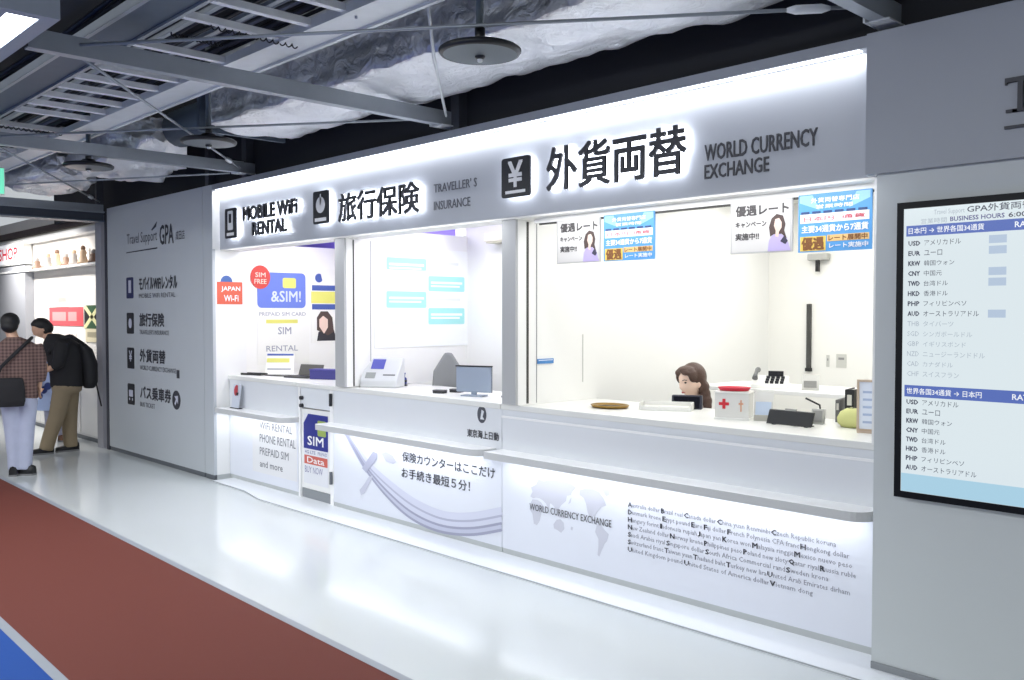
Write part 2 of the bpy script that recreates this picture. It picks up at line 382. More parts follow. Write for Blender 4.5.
halo_text([('旅行保険',-6.51,-5.42,2.465,2.70)], s2, 'lettering', bold=.014)
texts('small_lettering', [("TRAVELLER' S",-5.28,-4.80,2.60,2.665),('INSURANCE',-5.28,-4.87,2.47,2.535)], inkg_m, s2, FF, d=.001, t=.003, bold=0)
s3 = fsign('halo lit fascia sign reading WORLD CURRENCY EXCHANGE with yen icon', -3.3, 2.6)
ic = icon_plate(-4.49,-4.22,2.48,2.745,s3)
texts('yen_symbol', [('¥',-4.425,-4.285,2.545,2.72)], whitei_m, ic, FF, d=.0548, t=.002, bold=.03)
rects(FF,[(-4.45,-4.26,2.505,2.525)],.0545,.002).build('icon_caption', whitei_m, ic)
halo_text([('外貨両替',-4.09,-3.01,2.485,2.765)], s3, 'lettering', bold=.014)
texts('small_lettering', [('WORLD CURRENCY',-2.90,-2.23,2.545,2.635),('EXCHANGE',-2.90,-2.50,2.445,2.525)], ink_m, s3, FF, d=.001, t=.003, bold=.02)
tag(struct('led_strip', box(XL+.05,XR-.05,.012,.05,2.950,2.9555), led_m), 'white LED strip hidden under the lip above the fascia', 'light'); bpy.data.objects['led_strip']['kind'] = 'thing'
# right upper wall lettering
FR = FY(-.015)
t = thing('wall_lettering', 'large dark serif letters with underline on the upper gray wall', 'sign', (-.6,-.02,2.6))
texts('lettering', [('T',-1.335,-1.215,2.545,2.69),('ravel Support',-1.20,-.15,2.50,2.69)], ink_m, t, FR, d=.001, t=.012, bold=.005)
mb = rects(FR,[(-1.33,-1.285,2.545,2.558),(-1.335,-1.327,2.662,2.69),(-1.223,-1.215,2.662,2.69),(-1.305,-1.245,2.545,2.556)],.001,.012); mb.build('serif', ink_m, t)
rects(FR,[(-1.335,-.15,2.478,2.490)],.001,.012).build('underline', ink_m, t)

# ------------------------------------------------------------------ directory on the left gray wall
F0 = FY(0)
t = thing('wall_logo', 'dark travel support logo with underline high on gray wall', 'sign', (-10.3,0,2.55), group='markings on the gray wall')
texts('light_lettering', [('Travel Support',-11.0,-10.12,2.49,2.65)], inkg_m, t, F0, bold=-.002)
texts('bold_lettering', [('GPA',-10.05,-9.68,2.47,2.69,.022)], ink_m, t, F0)
texts('small_lettering', [('成田店',-9.63,-9.40,2.50,2.60,.0)], ink_m, t, F0)
polys(F0,[[(-11.02,2.425),(-10.12,2.435),(-10.12,2.45),(-11.02,2.436)],[(-10.28,2.655),(-10.12,2.74),(-10.15,2.68),(-10.26,2.645)]],.001,.002).build('swoosh', ink_m, t)
def row(label, zc, jp, jw, en, ew, m, draw):
    t = thing('directory_row', label, 'sign', (-10.3,0,zc), group='markings on the gray wall')
    ic = rects(F0,[(-11.03,-10.82,zc-.125,zc+.125)],.001,.003,.02).build('icon_plate', m, t)
    draw(ic, zc)
    texts('lettering', [(jp,-10.65,-10.65+jw,zc-.035,zc+.12,.03)], ink_m, t, F0)
    texts('small_lettering', [(en,-10.65,-10.65+ew,zc-.125,zc-.072,.005)], inkg_m, t, F0)
    return t
def ph(ic,z): rects(F0,[(-10.965,-10.885,z-.06,z+.09)],.004,.001,.01).build('phone_outline', inkl_m, ic)
def um(ic,z): polys(F0,[disc(-10.925,z,.05,.06,20,110,430)],.004,.001).build('icon_figure', inkl_m, ic)
def ye(ic,z): texts('yen_symbol', [('¥',-10.97,-10.88,z-.04,z+.09)], inkl_m, ic, F0, d=.0045, bold=.03)
def bu(ic,z): rects(F0,[(-10.985,-10.865,z-.03,z+.05),(-10.98,-10.955,z-.075,z-.045),(-10.895,-10.87,z-.075,z-.045)],.004,.001,.008).build('bus_figure', inkl_m, ic)
navy = M('navy_plate',(44,48,92),.5)
row('topmost directory row with navy phone icon on gray wall', 2.01, 'モバイルWiFiレンタル', 1.05, 'MOBILE WiFi RENTAL', 1.0, navy, ph)
row('second directory row from the top, below the navy phone icon', 1.59, '旅行保険', .70, "TRAVELLER'S INSURANCE", .82, dark_m, um)
r3 = row('third directory row from the top with dark yen icon', 1.175, '外貨両替', .72, 'WORLD CURRENCY EXCHANGE', 1.0, dark_m, ye)
rects(F0,[(-9.64,-9.57,1.00,1.09)],.001,.002).build('square_mark', ink_m, r3)
r4 = row('lowest directory row with bus icon and round arrow mark', .745, 'バス乗車券', .86, 'BUS TICKET', .42, dark_m, bu)
rg = polys(F0,[disc(-9.655,.76,.105,.105,24)],.001,.002).build('round_mark', ink_m, r4)
polys(F0,[[(-9.70,.72),(-9.66,.77),(-9.70,.80),(-9.61,.81),(-9.61,.72),(-9.64,.75),(-9.68,.70)]],.003,.001).build('arrow', inkl_m, rg)

# ------------------------------------------------------------------ display screen on the right wall
t = thing('display_screen', 'large upright wall screen showing exchange rates beside the counter', 'screen', (-1.42,.0,1.53))
TX0,TX1,TZ0,TZ1 = -1.775,-.965,.862,2.205
mb = MB(); yb,yf = .018,-.045
mb.box(TX0,TX1,yf+.01,yb,TZ0,TZ1)
mb.build('case', M('screen_case',(14,15,22),.4), t, bevel=.004)
for nm,(a0,a1,b0,b1) in zip(('bezel_side','bezel_side','bezel_bottom','bezel_top'),((TX0,TX0+.03,TZ0,TZ1),(TX1-.03,TX1,TZ0,TZ1),(TX0+.03,TX1-.03,TZ0,TZ0+.03),(TX0+.03,TX1-.03,TZ1-.03,TZ1))): box(a0,a1,yf,yf+.012,b0,b1).build(nm, M('bezel_black',(10,12,18),.4,spec=.2), t)
scr = box(TX0+.028,TX1-.028,yf+.004,yf+.012,TZ0+.028,TZ1-.028).build('panel', M('screen_white',(20,20,20),.15,emit=(226,238,243),es=.92), t)
FS = FY(yf+.004)
A0 = TX0+.032; A1 = TX1-.032
def em(n,c,s=.9): return M(n,(20,20,20),.2,emit=c,es=s)
for z0_,z1_ in ((2.050,2.098),(1.325,1.378)): rects(FS,[(A0+.01,A1,z0_,z1_)],.0005,.0005).build('blue_bar', em('screen_blue',(88,112,190)), scr)
rects(FS,[(A0,A1,TZ0+.031,.975)],.0005,.0005).build('cyan_band', em('screen_cyan',(176,216,236)), scr)
si = em('screen_ink',(70,74,92)); sg = em('screen_gray',(176,188,200)); sb = em('screen_paleblue',(186,204,226))
texts('heading', [('GPA外貨両替専門店',A0+.27,A0+.66,2.138,2.170,.012)], si, scr, FS, d=.001)
texts('faint_heading', [('Travel Support',A0+.13,A0+.26,2.134,2.162)], sg, scr, FS, d=.001)
texts('subheading', [('営業時間',A0+.075,A0+.185,2.103,2.126)], sg, scr, FS, d=.001)
texts('hours', [('BUSINESS HOURS',A0+.20,A0+.42,2.106,2.126,.03)], em('screen_violet',(84,84,140)), scr, FS, d=.001)
texts('hours', [('6:00 -20:00',A0+.435,A0+.62,2.106,2.126,.03)], si, scr, FS, d=.001)
wt=em('screen_text_white',(240,244,250),1)
for q_ in (('日本円 → 世界各国34通貨',A0+.02,A0+.34,2.060,2.088,.01),('RATE',A0+.46,A0+.54,2.062,2.086,.02),('世界各国34通貨 → 日本円',A0+.02,A0+.34,1.338,1.366,.01),('RATE',A0+.46,A0+.54,1.340,1.364,.02)): texts('bar_lettering', [q_], wt, scr, FS, d=.0012)
cur = [('USD','アメリカドル'),('EUR','ユーロ'),('KRW','韓国ウォン'),('CNY','中国元'),('TWD','台湾ドル'),('HKD','香港ドル'),('PHP','フィリピンペソ'),('AUD','オーストラリアドル')]
dim = [('THB','タイバーツ'),('SGD','シンガポールドル'),('GBP','イギリスポンド'),('NZD','ニュージーランドドル'),('CAD','カナダドル'),('CHF','スイスフラン')]
def rate(c,n,z,m,bo,nm):
    texts(nm,[(c,A0+.02,A0+.073,z-.011,z+.011,bo),(n,A0+.09,A0+.09+.026*len(n),z-.012,z+.012)], m, scr, FS, d=.001, res=1)
for i,(c,n) in enumerate(cur):
    z = 2.018-i*.0452; rate(c,n,z,si,.05,'rate_row')
    if i in (0,1,3,4,7): rects(FS,[(A0+.36,A0+.43,z-.017,z+.017)],.0005,.0005).build('pale_cell', sb, scr)
    texts('rate_value',[('%d.%02d'%((i*37)%90+11,(i*53)%100),A0+.56,A0+.67,z-.011,z+.011,.02)], si, scr, FS, d=.001, res=1)
    rate(c,n,1.302-i*.0425,si,.05,'rate_row')
for i,(c,n) in enumerate(dim): rate(c,n,2.018-(8+i)*.0452,sg,.0,'faint_rate_row')
box(-1.5,-1.3,.0,.0195,1.3,1.8).build('wall_bracket', dark_m, t)

# ------------------------------------------------------------------ service counters
FC = FY(.17)
def rshelf(x0,x1,r0,r1,yf,yb,z0,z1):
    pts=[]
    if r0: pts += [(x0+r0+r0*math.cos(math.radians(a)), yf+r0+r0*math.sin(math.radians(a))) for a in range(180,271,15)]
    else: pts += [(x0,yf)]
    if r1: pts += [(x1-r1+r1*math.cos(math.radians(a)), yf+r1+r1*math.sin(math.radians(a))) for a in range(270,361,15)]
    else: pts += [(x1,yf)]
    pts += [(x1,yb),(x0,yb)]
    mb=MB(); mb.prism([(p[0],p[1],z0) for p in pts],(0,0,z1-z0))
    for f in mb.bm.faces: f.material_index = 1 if abs(f.normal.z) < .5 else 0
    mb.bm.normal_update()
    for f in mb.bm.faces: f.material_index = 1 if abs(f.normal.z) < .5 else 0
    return mb
def counter(label, x0, x1, depth, s0, s1, r0, r1):
    t = thing('service_counter', label, 'counter', ((x0+x1)/2,.4,0), group='service counters in the row')
    box(x0,x1,.176,depth-.05,0,.05).build('kickboard', kick_m, t)
    box(x0,x1,.17,.20,.05,.70).build('front_panel', panelw_m, t)
    box(x0,x1,.17,.20,.70,1.03).build('upper_front', upper_m, t)
    box(x0,x0+.03,.20,depth-.04,.05,1.03).build('side_panel', white_m, t)
    box(x1-.03,x1,.20,depth-.04,.05,1.03).build('side_panel', white_m, t)
    box(x0,x1,.155,depth,1.03,1.07).build('countertop', M('countertop_white',(226,226,222),.3,var=.01), t, bevel=.004)
    rshelf(s0,s1,r0,r1,-.01,.17,.70,.748).build('bag_shelf', [shelf_m,shelfe_m], t)
    box(s0+.05,s1-.06,.10,.13,.694,.70).build('shelf_light', led_m, t)
    return t
c1 = counter('leftmost service counter with PHONE RENTAL lettering below its bag shelf', -8.755,-7.40,.80, -8.72,-7.385,0,.12)
rects(FC,[(-8.27,-7.42,.14,.685)],.0005,.001).build('lettered_sheet', M('sheet_white',(228,228,230),.5), c1)
texts('lettering', [('WiFi RENTAL',-8.12,-7.50,.575,.645,.0),('PHONE RENTAL',-8.12,-7.44,.445,.525,.0),('PREPAID SIM',-8.12,-7.57,.32,.395,.0),('and more',-8.12,-7.68,.20,.265,.0)], M('lettering_mid',(104,106,114),.5), c1, FC)
c2 = counter('middle service counter with a gray ribbon picture below its bag shelf', -6.80,-4.642,.85, -6.83,-4.70,.03,.12)
texts('lettering', [('保険カウンターはここだけ',-5.80,-4.71,.525,.605,.012),('お手続き最短５分！',-5.81,-4.98,.395,.475,.012)], M('lettering_dark',(62,63,70),.5), c2, FC)
# ribbon picture
R1=M('ribbon_gray',(178,180,200),.5); R2=M('ribbon_mid',(196,198,216),.5); R3=M('ribbon_pale',(210,212,228),.5)
def curve(pts, w):
    P=[]
    for i in range(len(pts)-1):
        for kk in range(8):
            u=kk/8; p0=pts[max(i-1,0)];p1=pts[i];p2=pts[i+1];p3=pts[min(i+2,len(pts)-1)]
            P.append(tuple(.5*((2*p1[j])+(-p0[j]+p2[j])*u+(2*p0[j]-5*p1[j]+4*p2[j]-p3[j])*u*u+(-p0[j]+3*p1[j]-3*p2[j]+p3[j])*u**3) for j in (0,1)))
    P.append(pts[-1]); a=[];b_=[]
    for i,p in enumerate(P):
        q0=P[max(i-1,0)];q1=P[min(i+1,len(P)-1)]; dx,dz=q1[0]-q0[0],q1[1]-q0[1]; l=math.hypot(dx,dz) or 1
        a.append((p[0]-dz/l*w/2,p[1]+dx/l*w/2)); b_.append((p[0]+dz/l*w/2,p[1]-dx/l*w/2))
    return a,b_
def band(mb, pts, w, d):
    a,b_=curve(pts,w)
    for i in range(len(a)-1): mb.poly([FC(*a[i],d),FC(*b_[i],d),FC(*b_[i+1],d),FC(*a[i+1],d)])
pic = [at(1,.17,*p) for p in ((346,432),(356,449),(368,468),(388,490),(412,510),(440,523),(470,526),(502,521))]
pic = [(p.x,p.z) for p in pic]
fan=[.25,.35,.45,.8,1,1,1,1]; RD=M('ribbon_edge',(158,160,182),.5)
for j,(off,mm,wd) in enumerate(((.072,R3,.058),(.016,R3,.058),(-.040,R2,.058),(.038,R1,.016),(-.016,RD,.018),(-.064,RD,.020))):
    mb=MB(); band(mb,[(p[0]+.35*off*f*(1 if k_<6 else 0),p[1]+off*f) for k_,(p,f) in enumerate(zip(pic,fan))],wd,.0015+.0003*j); mb.build('ribbon_strand', mm, c2)
polys(FC,[[(-6.36,.40),(-6.30,.37),(-6.15,.50),(-6.14,.55),(-6.20,.56)]],.0045,.0006).build('ribbon_knot', R1, c2)
polys(FC,[[(-6.08,.555),(-6.02,.575),(-5.93,.555),(-5.88,.51),(-5.92,.49),(-6.02,.50)],[(-6.40,.21),(-6.33,.27),(-6.27,.335),(-6.20,.36),(-6.26,.28),(-6.33,.19),(-6.38,.17)]],.003,.0006).build('ribbon_end', M('ribbon_end',(196,197,212),.5), c2)
# counter badge
g = polys(FC,[disc(-4.85,.975,.048,.062,24)],.001,.002).build('round_badge', M('badge_gray',(78,80,88),.5), c2)
polys(FC,[[(-4.865,.94),(-4.85,1.01),(-4.825,1.00),(-4.84,.96),(-4.82,.94)]],.003,.001).build('badge_mark', upper_m, g)
texts('badge_lettering', [('東京海上日動',-5.01,-4.67,.80,.86,.02)], M('lettering_dark',(62,63,70),.5), c2, FC)
c3 = counter('rightmost service counter with a world map and currency list', -4.636,-1.945,.95, -4.636,-1.925,0,.10)
box(-4.63,-1.945,.157,.172,.972,.985).build('reflection_strip', whitei_m, c3)  # white strip stands in for a bright reflection along the counter front
# world map (u 0..1 across, v 0..1 up)
mapm=M('map_gray',(200,201,212),.5)
U0,U1,V0,V1=-4.37,-3.665,.16,.605
g=lambda pts:[(U0+(U1-U0)*a,V0+(V1-V0)*b_) for a,b_ in pts]
land=[g([(.02,.55),(.05,.62),(.12,.63),(.17,.60),(.21,.52),(.17,.45),(.15,.32),(.11,.24),(.07,.25),(.05,.40),(.01,.46)]),
 g([(.02,.66),(.05,.74),(.03,.80),(.10,.86),(.13,.95),(.20,.93),(.30,.97),(.42,1.0),(.55,.97),(.62,.93),(.57,.86),(.55,.80),(.50,.78),(.49,.70),(.43,.62),(.40,.56),(.36,.52),(.34,.58),(.29,.62),(.27,.52),(.23,.60),(.19,.64),(.15,.66),(.10,.66),(.06,.64)]),
 g([(.33,.31),(.37,.39),(.42,.41),(.46,.37),(.47,.28),(.43,.21),(.38,.24),(.34,.25)]),
 g([(.36,.48),(.41,.46),(.46,.47),(.49,.44),(.43,.43),(.37,.45)]),
 g([(.56,.34),(.58,.33),(.57,.28),(.55,.30)]), g([(.52,.66),(.54,.73),(.56,.77),(.55,.69)]),
 g([(.66,.90),(.72,.93),(.82,.95),(.90,.92),(.95,.84),(.98,.75),(.93,.72),(.89,.66),(.86,.60),(.85,.55),(.81,.57),(.83,.50),(.88,.45),(.86,.44),(.79,.53),(.76,.60),(.74,.72),(.71,.80),(.66,.83)]),
 g([(.92,1.0),(1.0,1.02),(1.02,.92),(.98,.88),(.95,.93)]),
 g([(.87,.44),(.92,.46),(.96,.40),(1.01,.35),(.99,.25),(.96,.20),(.93,.10),(.90,.0),(.88,.02),(.89,.14),(.89,.25),(.85,.34)])]
mm_=c3
wm=polys(FC,land,.0006,.0006).build('world_map', mapm, c3)
texts('map_lettering', [('WORLD CURRENCY EXCHANGE',-4.36,-3.635,.362,.408,.004)], M('lettering_dark',(62,63,70),.5), c3, FC)
clist=["Australia dollar Brazil real Canada dollar China yuan Renminbi Czech Republic koruna","Denmark krone Egypt pound Euro Fiji dollar French Polynesia CFA franc Hongkong dollar","Hungary forint Indonesia rupiah Japan yen Korea won Malaysia ringgit Mexico nuevo peso","New Zealand dollar Norway krone Philippines peso Poland new zloty Qatar riyal Russia ruble","Saudi Arabia riyal Singapore dollar South Africa Commercial rand Sweden krona","Switzerland franc Taiwan yuan Thailand baht Turkey new lira United Arab Emirates dirham","United Kingdom pound United States of America dollar Vietnam dong"]
ends=[-2.155,-2.085,-2.07,-2.05,-2.195,-2.08,-2.28]
def adv(q_):
    c=bpy.data.curves.new('m','FONT'); c.body=q_+'.'; o=bpy.data.objects.new('m',c); COL.objects.link(o); bpy.context.view_layer.update(); w_=o.dimensions.x; bpy.data.objects.remove(o); bpy.data.curves.remove(c); return w_
ends_w=('dollar','real','krone','pound','Euro','Renminbi','franc','forint','rupiah','yen','won','ringgit','peso','zloty','riyal','rand','yuan','baht','lira')
lg=M('list_gray',(146,147,158),.5); lb=M('lettering_dark',(62,63,70),.5)
for i,(s_,e) in enumerate(zip(clist,ends)):
    z=.508-i*.0462; texts('currency_line',[(s_,-3.50,e,z,z+.036)],lg,c3,FC,res=1)
    tot=adv(s_); caps=[]
    for j,ch in enumerate(s_):
        if ch.isupper() and s_[j+1:j+2].islower() and (j==0 or (s_[:j].split()[-1] in ends_w and s_[j:j+8] not in ('Renminbi',))):
            x0=-3.50+(e+3.50)*(adv(s_[:j]+ch)-adv(ch))/tot; wc=(e+3.50)*adv(ch)/tot*.9
            caps.append((ch,x0-.002,x0+wc+.001,z+.007,z+.037,.03))
    texts('bold_initials',caps,lb,c3,FC,d=.0045,res=1)

# staff gate with poster
t = thing('counter_gate', 'narrow white staff gate between the left and middle counters', 'gate', (-7.1,.2,0))
box(-7.36,-6.86,.185,.21,.10,.83).build('gate_panel', white_m, t, bevel=.003)
box(-7.36,-6.86,.19,.22,.0,.095).build('kickboard', M('base_gray',(140,144,148),.45), t)
box(-7.36,-6.86,.18,.20,.845,1.03).build('upper_panel', upper_m, t)
box(-7.395,-7.365,.171,.22,0,1.028).build('post', whitei_m, t)
box(-6.86,-6.805,.171,.22,0,1.028).build('post', whitei_m, t)
box(-7.395,-6.805,.16,.75,1.03,1.068).build('flap_top', M('countertop_white',(226,226,222),.3,var=.01), t, bevel=.004)
mb=MB(); mb.tube([(-7.33,.18,.93),(-7.33,.15,.93)],.018); mb.tube([(-7.33,.18,.86),(-7.33,.15,.86)],.018); mb.build('latch', dark_m, t)
box(-6.835,-6.815,.145,.165,.89,1.0).build('handle', dark_m, t)
box(-6.835,-6.815,.145,.165,.20,.31).build('hinge', M('hinge_gray',(120,124,130),.4,metal=.6), t)
FG=FY(.185)
t = thing('poster', 'blue and white SIM card poster on the narrow staff gate', 'poster', (-7.1,.18,.1))
rects(FG,[(-7.32,-6.91,.15,.79)],.001,.002).build('sheet', M('poster_white',(228,229,234),.45), t)
polys(FG,[[(-7.32,.47),(-7.32,.70),(-7.24,.79),(-6.91,.79),(-6.91,.47)]],.0035,.0008).build('blue_card', M('poster_blue',(38,46,136),.45), t)
rects(FG,[(-7.08,-6.94,.60,.74)],.0045,.0008,.015).build('green_square', M('poster_green',(156,176,90),.45), t)
texts('lettering', [('SIM',-7.25,-6.98,.505,.59,.03)], whitei_m, t, FG, d=.006)
rects(FG,[(-7.31,-6.92,.33,.41)],.0035,.0008).build('red_band', M('poster_red',(206,98,84),.45), t)
texts('band_lettering', [('Data',-7.26,-6.97,.343,.398,.02)], whitei_m, t, FG, d=.005)
texts('small_lettering', [('4G LTE',-7.30,-7.12,.425,.455,.02),('PREPAID',-7.08,-6.93,.425,.455,.0),('BUY NOW',-7.30,-7.0,.25,.31,-.01)], M('poster_ink',(120,120,160),.5), t, FG, d=.0036)

# ------------------------------------------------------------------ ceiling works
def channel(mb, x, y0, y1, z0, hgt=.10, wd=.07, t=.008):    # a C-channel running along y, open to -x
    mb.box(x+wd-t,x+wd,y0,y1,z0,z0+hgt); mb.box(x,x+wd-t,y0,y1,z0,z0+t); mb.box(x,x+wd-t,y0,y1,z0+hgt-t,z0+hgt)
beams=[]
for x,label in ((-1.90,'nearest steel ceiling beam, above the right end of the fascia'),(-5.09,'middle steel ceiling beam, ending above the fascia by the disc'),(-8.12,'farthest steel ceiling beam, ending at the left end of the fascia')):
    t = thing('ceiling_beam', label, 'beam', (x,-1.3,3.05), group='steel beams under the ducts')
    mb=MB(); channel(mb,x,-2.75,.105,3.05); mb.build('channel', steel_m, t)
    mb=MB(); mb.box(x-.01,x+.09,-.07,.10,3.042,3.05); mb.box(x-.02,x-.012,-.10,.10,3.04,3.17); mb.build('end_plate', steell_m, t)
def rail(name,label,y0,y1,m):
    t = thing(name,label,'rail',(-6.5,(y0+y1)/2,3.25), group='long ceiling rails beside the rungs')
    z=3.25; mb=MB()
    mb.box(-13.5,-1.0,y0,y1,z+.012,z+.02)
    mb.build('web', m, t)
    for yy in (y0,y1): box(-13.5,-1.0,yy-.012,yy+.012,z-.004,z+.05).build('flange', steell_m if m is steell_m else steel_m, t)
rail('ceiling_rail','wide blue gray ceiling rail along the far ends of the rungs',-2.36,-2.13,steeld_m)
rail('ceiling_rail','wide pale ceiling rail running beside the foil duct',-1.53,-1.31,steell_m)
lad = thing('cable_ladder','long cable ladder of pale rungs carrying dark cables','cable tray',(-6.5,-1.85,3.25))
x=-2.0
while x>-12.6:
    if min(abs(x-bx-.03) for bx in (-1.90,-5.09,-8.12))>.06:
        mb=MB(); mb.box(x-.022,x+.022,-2.12,-1.54,3.262,3.30); mb.build('rung', M('pale_rung',(232,234,234),.5,var=.05,vscale=9), lad)
    x-=.335
for yy in (-1.98,-1.80):
    box(-13,-1.2,yy-.015,yy+.015,3.30,3.325).build('side_bar', steel_m, lad)
rnd=random.Random(3)
for i in range(26):
    y=-2.34+i*.042+rnd.uniform(-.012,.012); z=3.345+rnd.uniform(0,.07); r=rnd.choice((.010,.014,.018))
    pts=[(xx,y+rnd.uniform(-.012,.012),z+rnd.uniform(-.01,.01)) for xx in [-13.2+q*.75 for q in range(17)]]
    o=MB().tube(pts,r,6).build('ceiling_cable', cabl_m if rnd.random()<.3 else cabd_m)
    tag(o,'one of the dark cables lying along the ceiling ladder','cable','cables on the ceiling ladder')
def coil(px,py,py2,label,xa,ya,xb,yb):
    pts=[]; n=110
    for i in range(n+1):
        u=i/n; a=u*2*PI*13; pts.append((xa+(xb-xa)*u+.012*math.cos(a)*.8, ya+(yb-ya)*u, 3.246+.010*math.sin(a)))
    tag(MB().tube(pts,.0042,5).build('coiled_cord', rub_m), label, 'cord','coiled cords tied to the rungs')
coil(0,0,0,'black coiled cord on the rung left of the middle beam', -4.95,-2.05,-4.95,-1.75)
coil(0,0,0,'longer black coiled cord on the second rung right of the middle beam', -4.68,-1.95,-4.68,-1.42)
coil(0,0,0,'black coiled cord on a far rung beyond the third beam', -8.35,-2.05,-8.35,-1.55)
# foil ducts
def foil_box(x0,x1,y0,y1,z0,z1,step,seed,amp,sag=.0,end_taper=0):
    loop=[]
    def seg(a,b_,n): return [(a[0]+(b_[0]-a[0])*i/n, a[1]+(b_[1]-a[1])*i/n) for i in range(n)]
    ny=max(2,int((y1-y0)/step)); nz=max(2,int((z1-z0)/step))
    loop=seg((y0,z1),(y0,z0),nz)+seg((y0,z0),(y1,z0),ny)+seg((y1,z0),(y1,z1),nz)+seg((y1,z1),(y0,z1),ny)
    nx=int((x1-x0)/step); bm=bmesh.new(); G=[]; so=Vector((seed*3.1,seed*1.7,seed*.9))
    yc,zc=(y0+y1)/2,(z0+z1)/2
    for i in range(nx+1):
        x=x0+(x1-x0)*i/nx; row=[]
        for (y,z) in loop:
            k_=1
            if end_taper: 
                u=min(i,nx-i)/max(1,nx*end_taper); k_=min(1,.35+.65*math.sin(min(1,u)*PI/2))
            yy=yc+(y-yc)*k_; zz=zc+(z-zc)*k_
            p=Vector((x,yy,zz)); q=p+so
            under=max(0,1-abs(z-z0)/.02) 
            d=noise.noise_vector(q*2.2)*amp*.8 + noise.noise_vector(q*6.5)*amp*.55 + noise.noise_vector(Vector((q.x*5,q.y*14,q.z*14)))*amp*.35
            r=abs(noise.noise(Vector((q.x*4.5+q.y*2,q.y*7,q.z*5))))
            p+=d; p.z-=under*(sag*math.sin(PI*min(1,max(0,(y-y0)/(y1-y0))))*(.6+.4*math.sin(x*2.1+seed))+r*amp*.5)
            if abs(y-y0)<1e-6: p.y+=(abs(noise.noise(Vector((q.x*11,q.y*3,q.z*6))))-.3)*amp*1.1
            row.append(bm.verts.new(p))
        G.append(row)
    n=len(loop)
    for i in range(nx):
        for k_ in range(n):
            f=bm.faces.new((G[i][k_],G[i][(k_+1)%n],G[i+1][(k_+1)%n],G[i+1][k_])); f.smooth=True
            f.material_index=1 if k_<nz else 0
    bm.faces.new(G[0]); bm.faces.new(G[-1][::-1])
    bmesh.ops.recalc_face_normals(bm,faces=bm.faces)
    me=bpy.data.meshes.new('foil'); bm.to_mesh(me); bm.free(); return me
o=link('foil_duct',foil_box(-7.0,1.2,-.87,-.12,3.22,3.75,.045,1,.035,.05),[foil_m,foild_m]); tag(o,'long wide air duct wrapped in crumpled silver foil above the fascia','duct')
o=link('foil_duct',foil_box(-10.3,-8.3,-1.05,-.20,3.16,3.62,.05,5,.09,.10,.45),[foil_m,foild_m]); tag(o,'short lumpy foil bag hanging left of the long duct','duct')
o=link('foil_duct',foil_box(-11.6,-10.45,-1.20,-.45,3.14,3.55,.05,9,.09,.06,.3),[foil_m,foild_m]); tag(o,'farthest foil duct, beyond the third ceiling beam','duct')
mb=MB(); mb.box(-7.125,-7.085,-.90,-.12,3.19,3.80); mb.build('tmp',steeld_m); o=bpy.data.objects['tmp']; o.name='duct_flange'; tag(o,'gray flange closing the left end of the long foil duct','flange')
mb=MB(); mb.tube([(-8.25,-.55,3.42),(-7.85,-.55,3.42),(-7.16,-.5,3.44)],.17,20); mb.build('tmp2',steeld_m); o=bpy.data.objects['tmp2']; o.name='round_duct'; tag(o,'round gray duct joining two foil ducts','duct')
# hanging discs
def disc_pendant(x,y,z,label,rod=1.25,R=.205):
    t=thing('hanging_disc',label,'ceiling speaker',(x,y,z),group='round discs hanging from the ceiling')
    MB().lathe([(R*.90,0),(R*.97,.004),(R,.014),(R,.024),(R*.93,.034),(R*.3,.06),(.05,.075),(0,.075)],(x,y,z),48).build('rim',rub_m,t)
    MB().lathe([(R*.90,.001),(R*.6,-.004),(.045,-.007),(0,-.007)],(x,y,z),48).build('face',pend_m,t)
    MB().lathe([(.026,-.006),(.024,-.016),(.015,-.022),(0,-.022)],(x,y,z),20).build('lens',rub_m,t)
    MB().lathe([(.014,-.020),(.012,-.034),(0,-.037)],(x,y,z),16).build('nozzle',steell_m,t)
    MB().tube([(x,y,z+.06),(x,y,z+.13)],.026,12).build('coupling',rub_m,t)
    MB().tube([(x,y,z+.12),(x,y,z+rod)],.02,12).build('rod',pend_m,t)
disc_pendant(-3.38,-1.16,2.985,'near round gray disc hanging under the foil duct')
disc_pendant(-6.56,-1.07,2.985,'second round disc, hanging past the middle beam')
disc_pendant(-8.27,-1.36,2.97,'farthest round disc, hanging past the third beam')
# bracing rods
def rod(label,a,b_,r=.009,tb=None):
    t=thing('brace_rod',label,'rod',a,group='thin bracing rods between the beams')
    MB().tube([a,b_],r,6).build('rod',steel_m,t)
    if tb is not None:
        a=Vector(a);b_=Vector(b_);p=a.lerp(b_,tb);q=a.lerp(b_,tb+.05); MB().tube([p,p.lerp(q,.2),p.lerp(q,.8),q],[.010,.022,.022,.010],8).build('turnbuckle',steell_m,t)
rod('brace rod from the nearest beam end across to the middle beam',(-1.92,-.16,3.10),(-5.02,-2.5,3.11),.009,.03)
rod('brace rod from the middle beam end toward the farthest beam',(-5.1,-.12,3.09),(-8.05,-2.2,3.10),.009)
rod('brace rod crossing from the middle beam to the farthest beam end',(-5.05,-2.52,3.07),(-8.04,-.06,3.09),.009,.86)
rod('brace rod from the farthest beam down to the lintel',(-8.13,-2.2,3.09),(-11.66,-.08,3.09),.009,.86)
rod('brace rod from the farthest beam end toward the lintel',(-8.13,-.12,3.045),(-11.66,-1.9,3.075),.009)
mb=MB(); q=Vector((-4.99,-.05,3.10)); MB().tube([(-4.97,-.06,3.10),(-4.03,-.93,3.155),(-3.93,-1.05,3.4),(-3.6,-1.25,4.3)],.010,8).build('tmp3',steell_m); o=bpy.data.objects['tmp3']; o.name='hanger_rod'; tag(o,'thin rod leaning up from the middle beam end in front of the duct','rod')
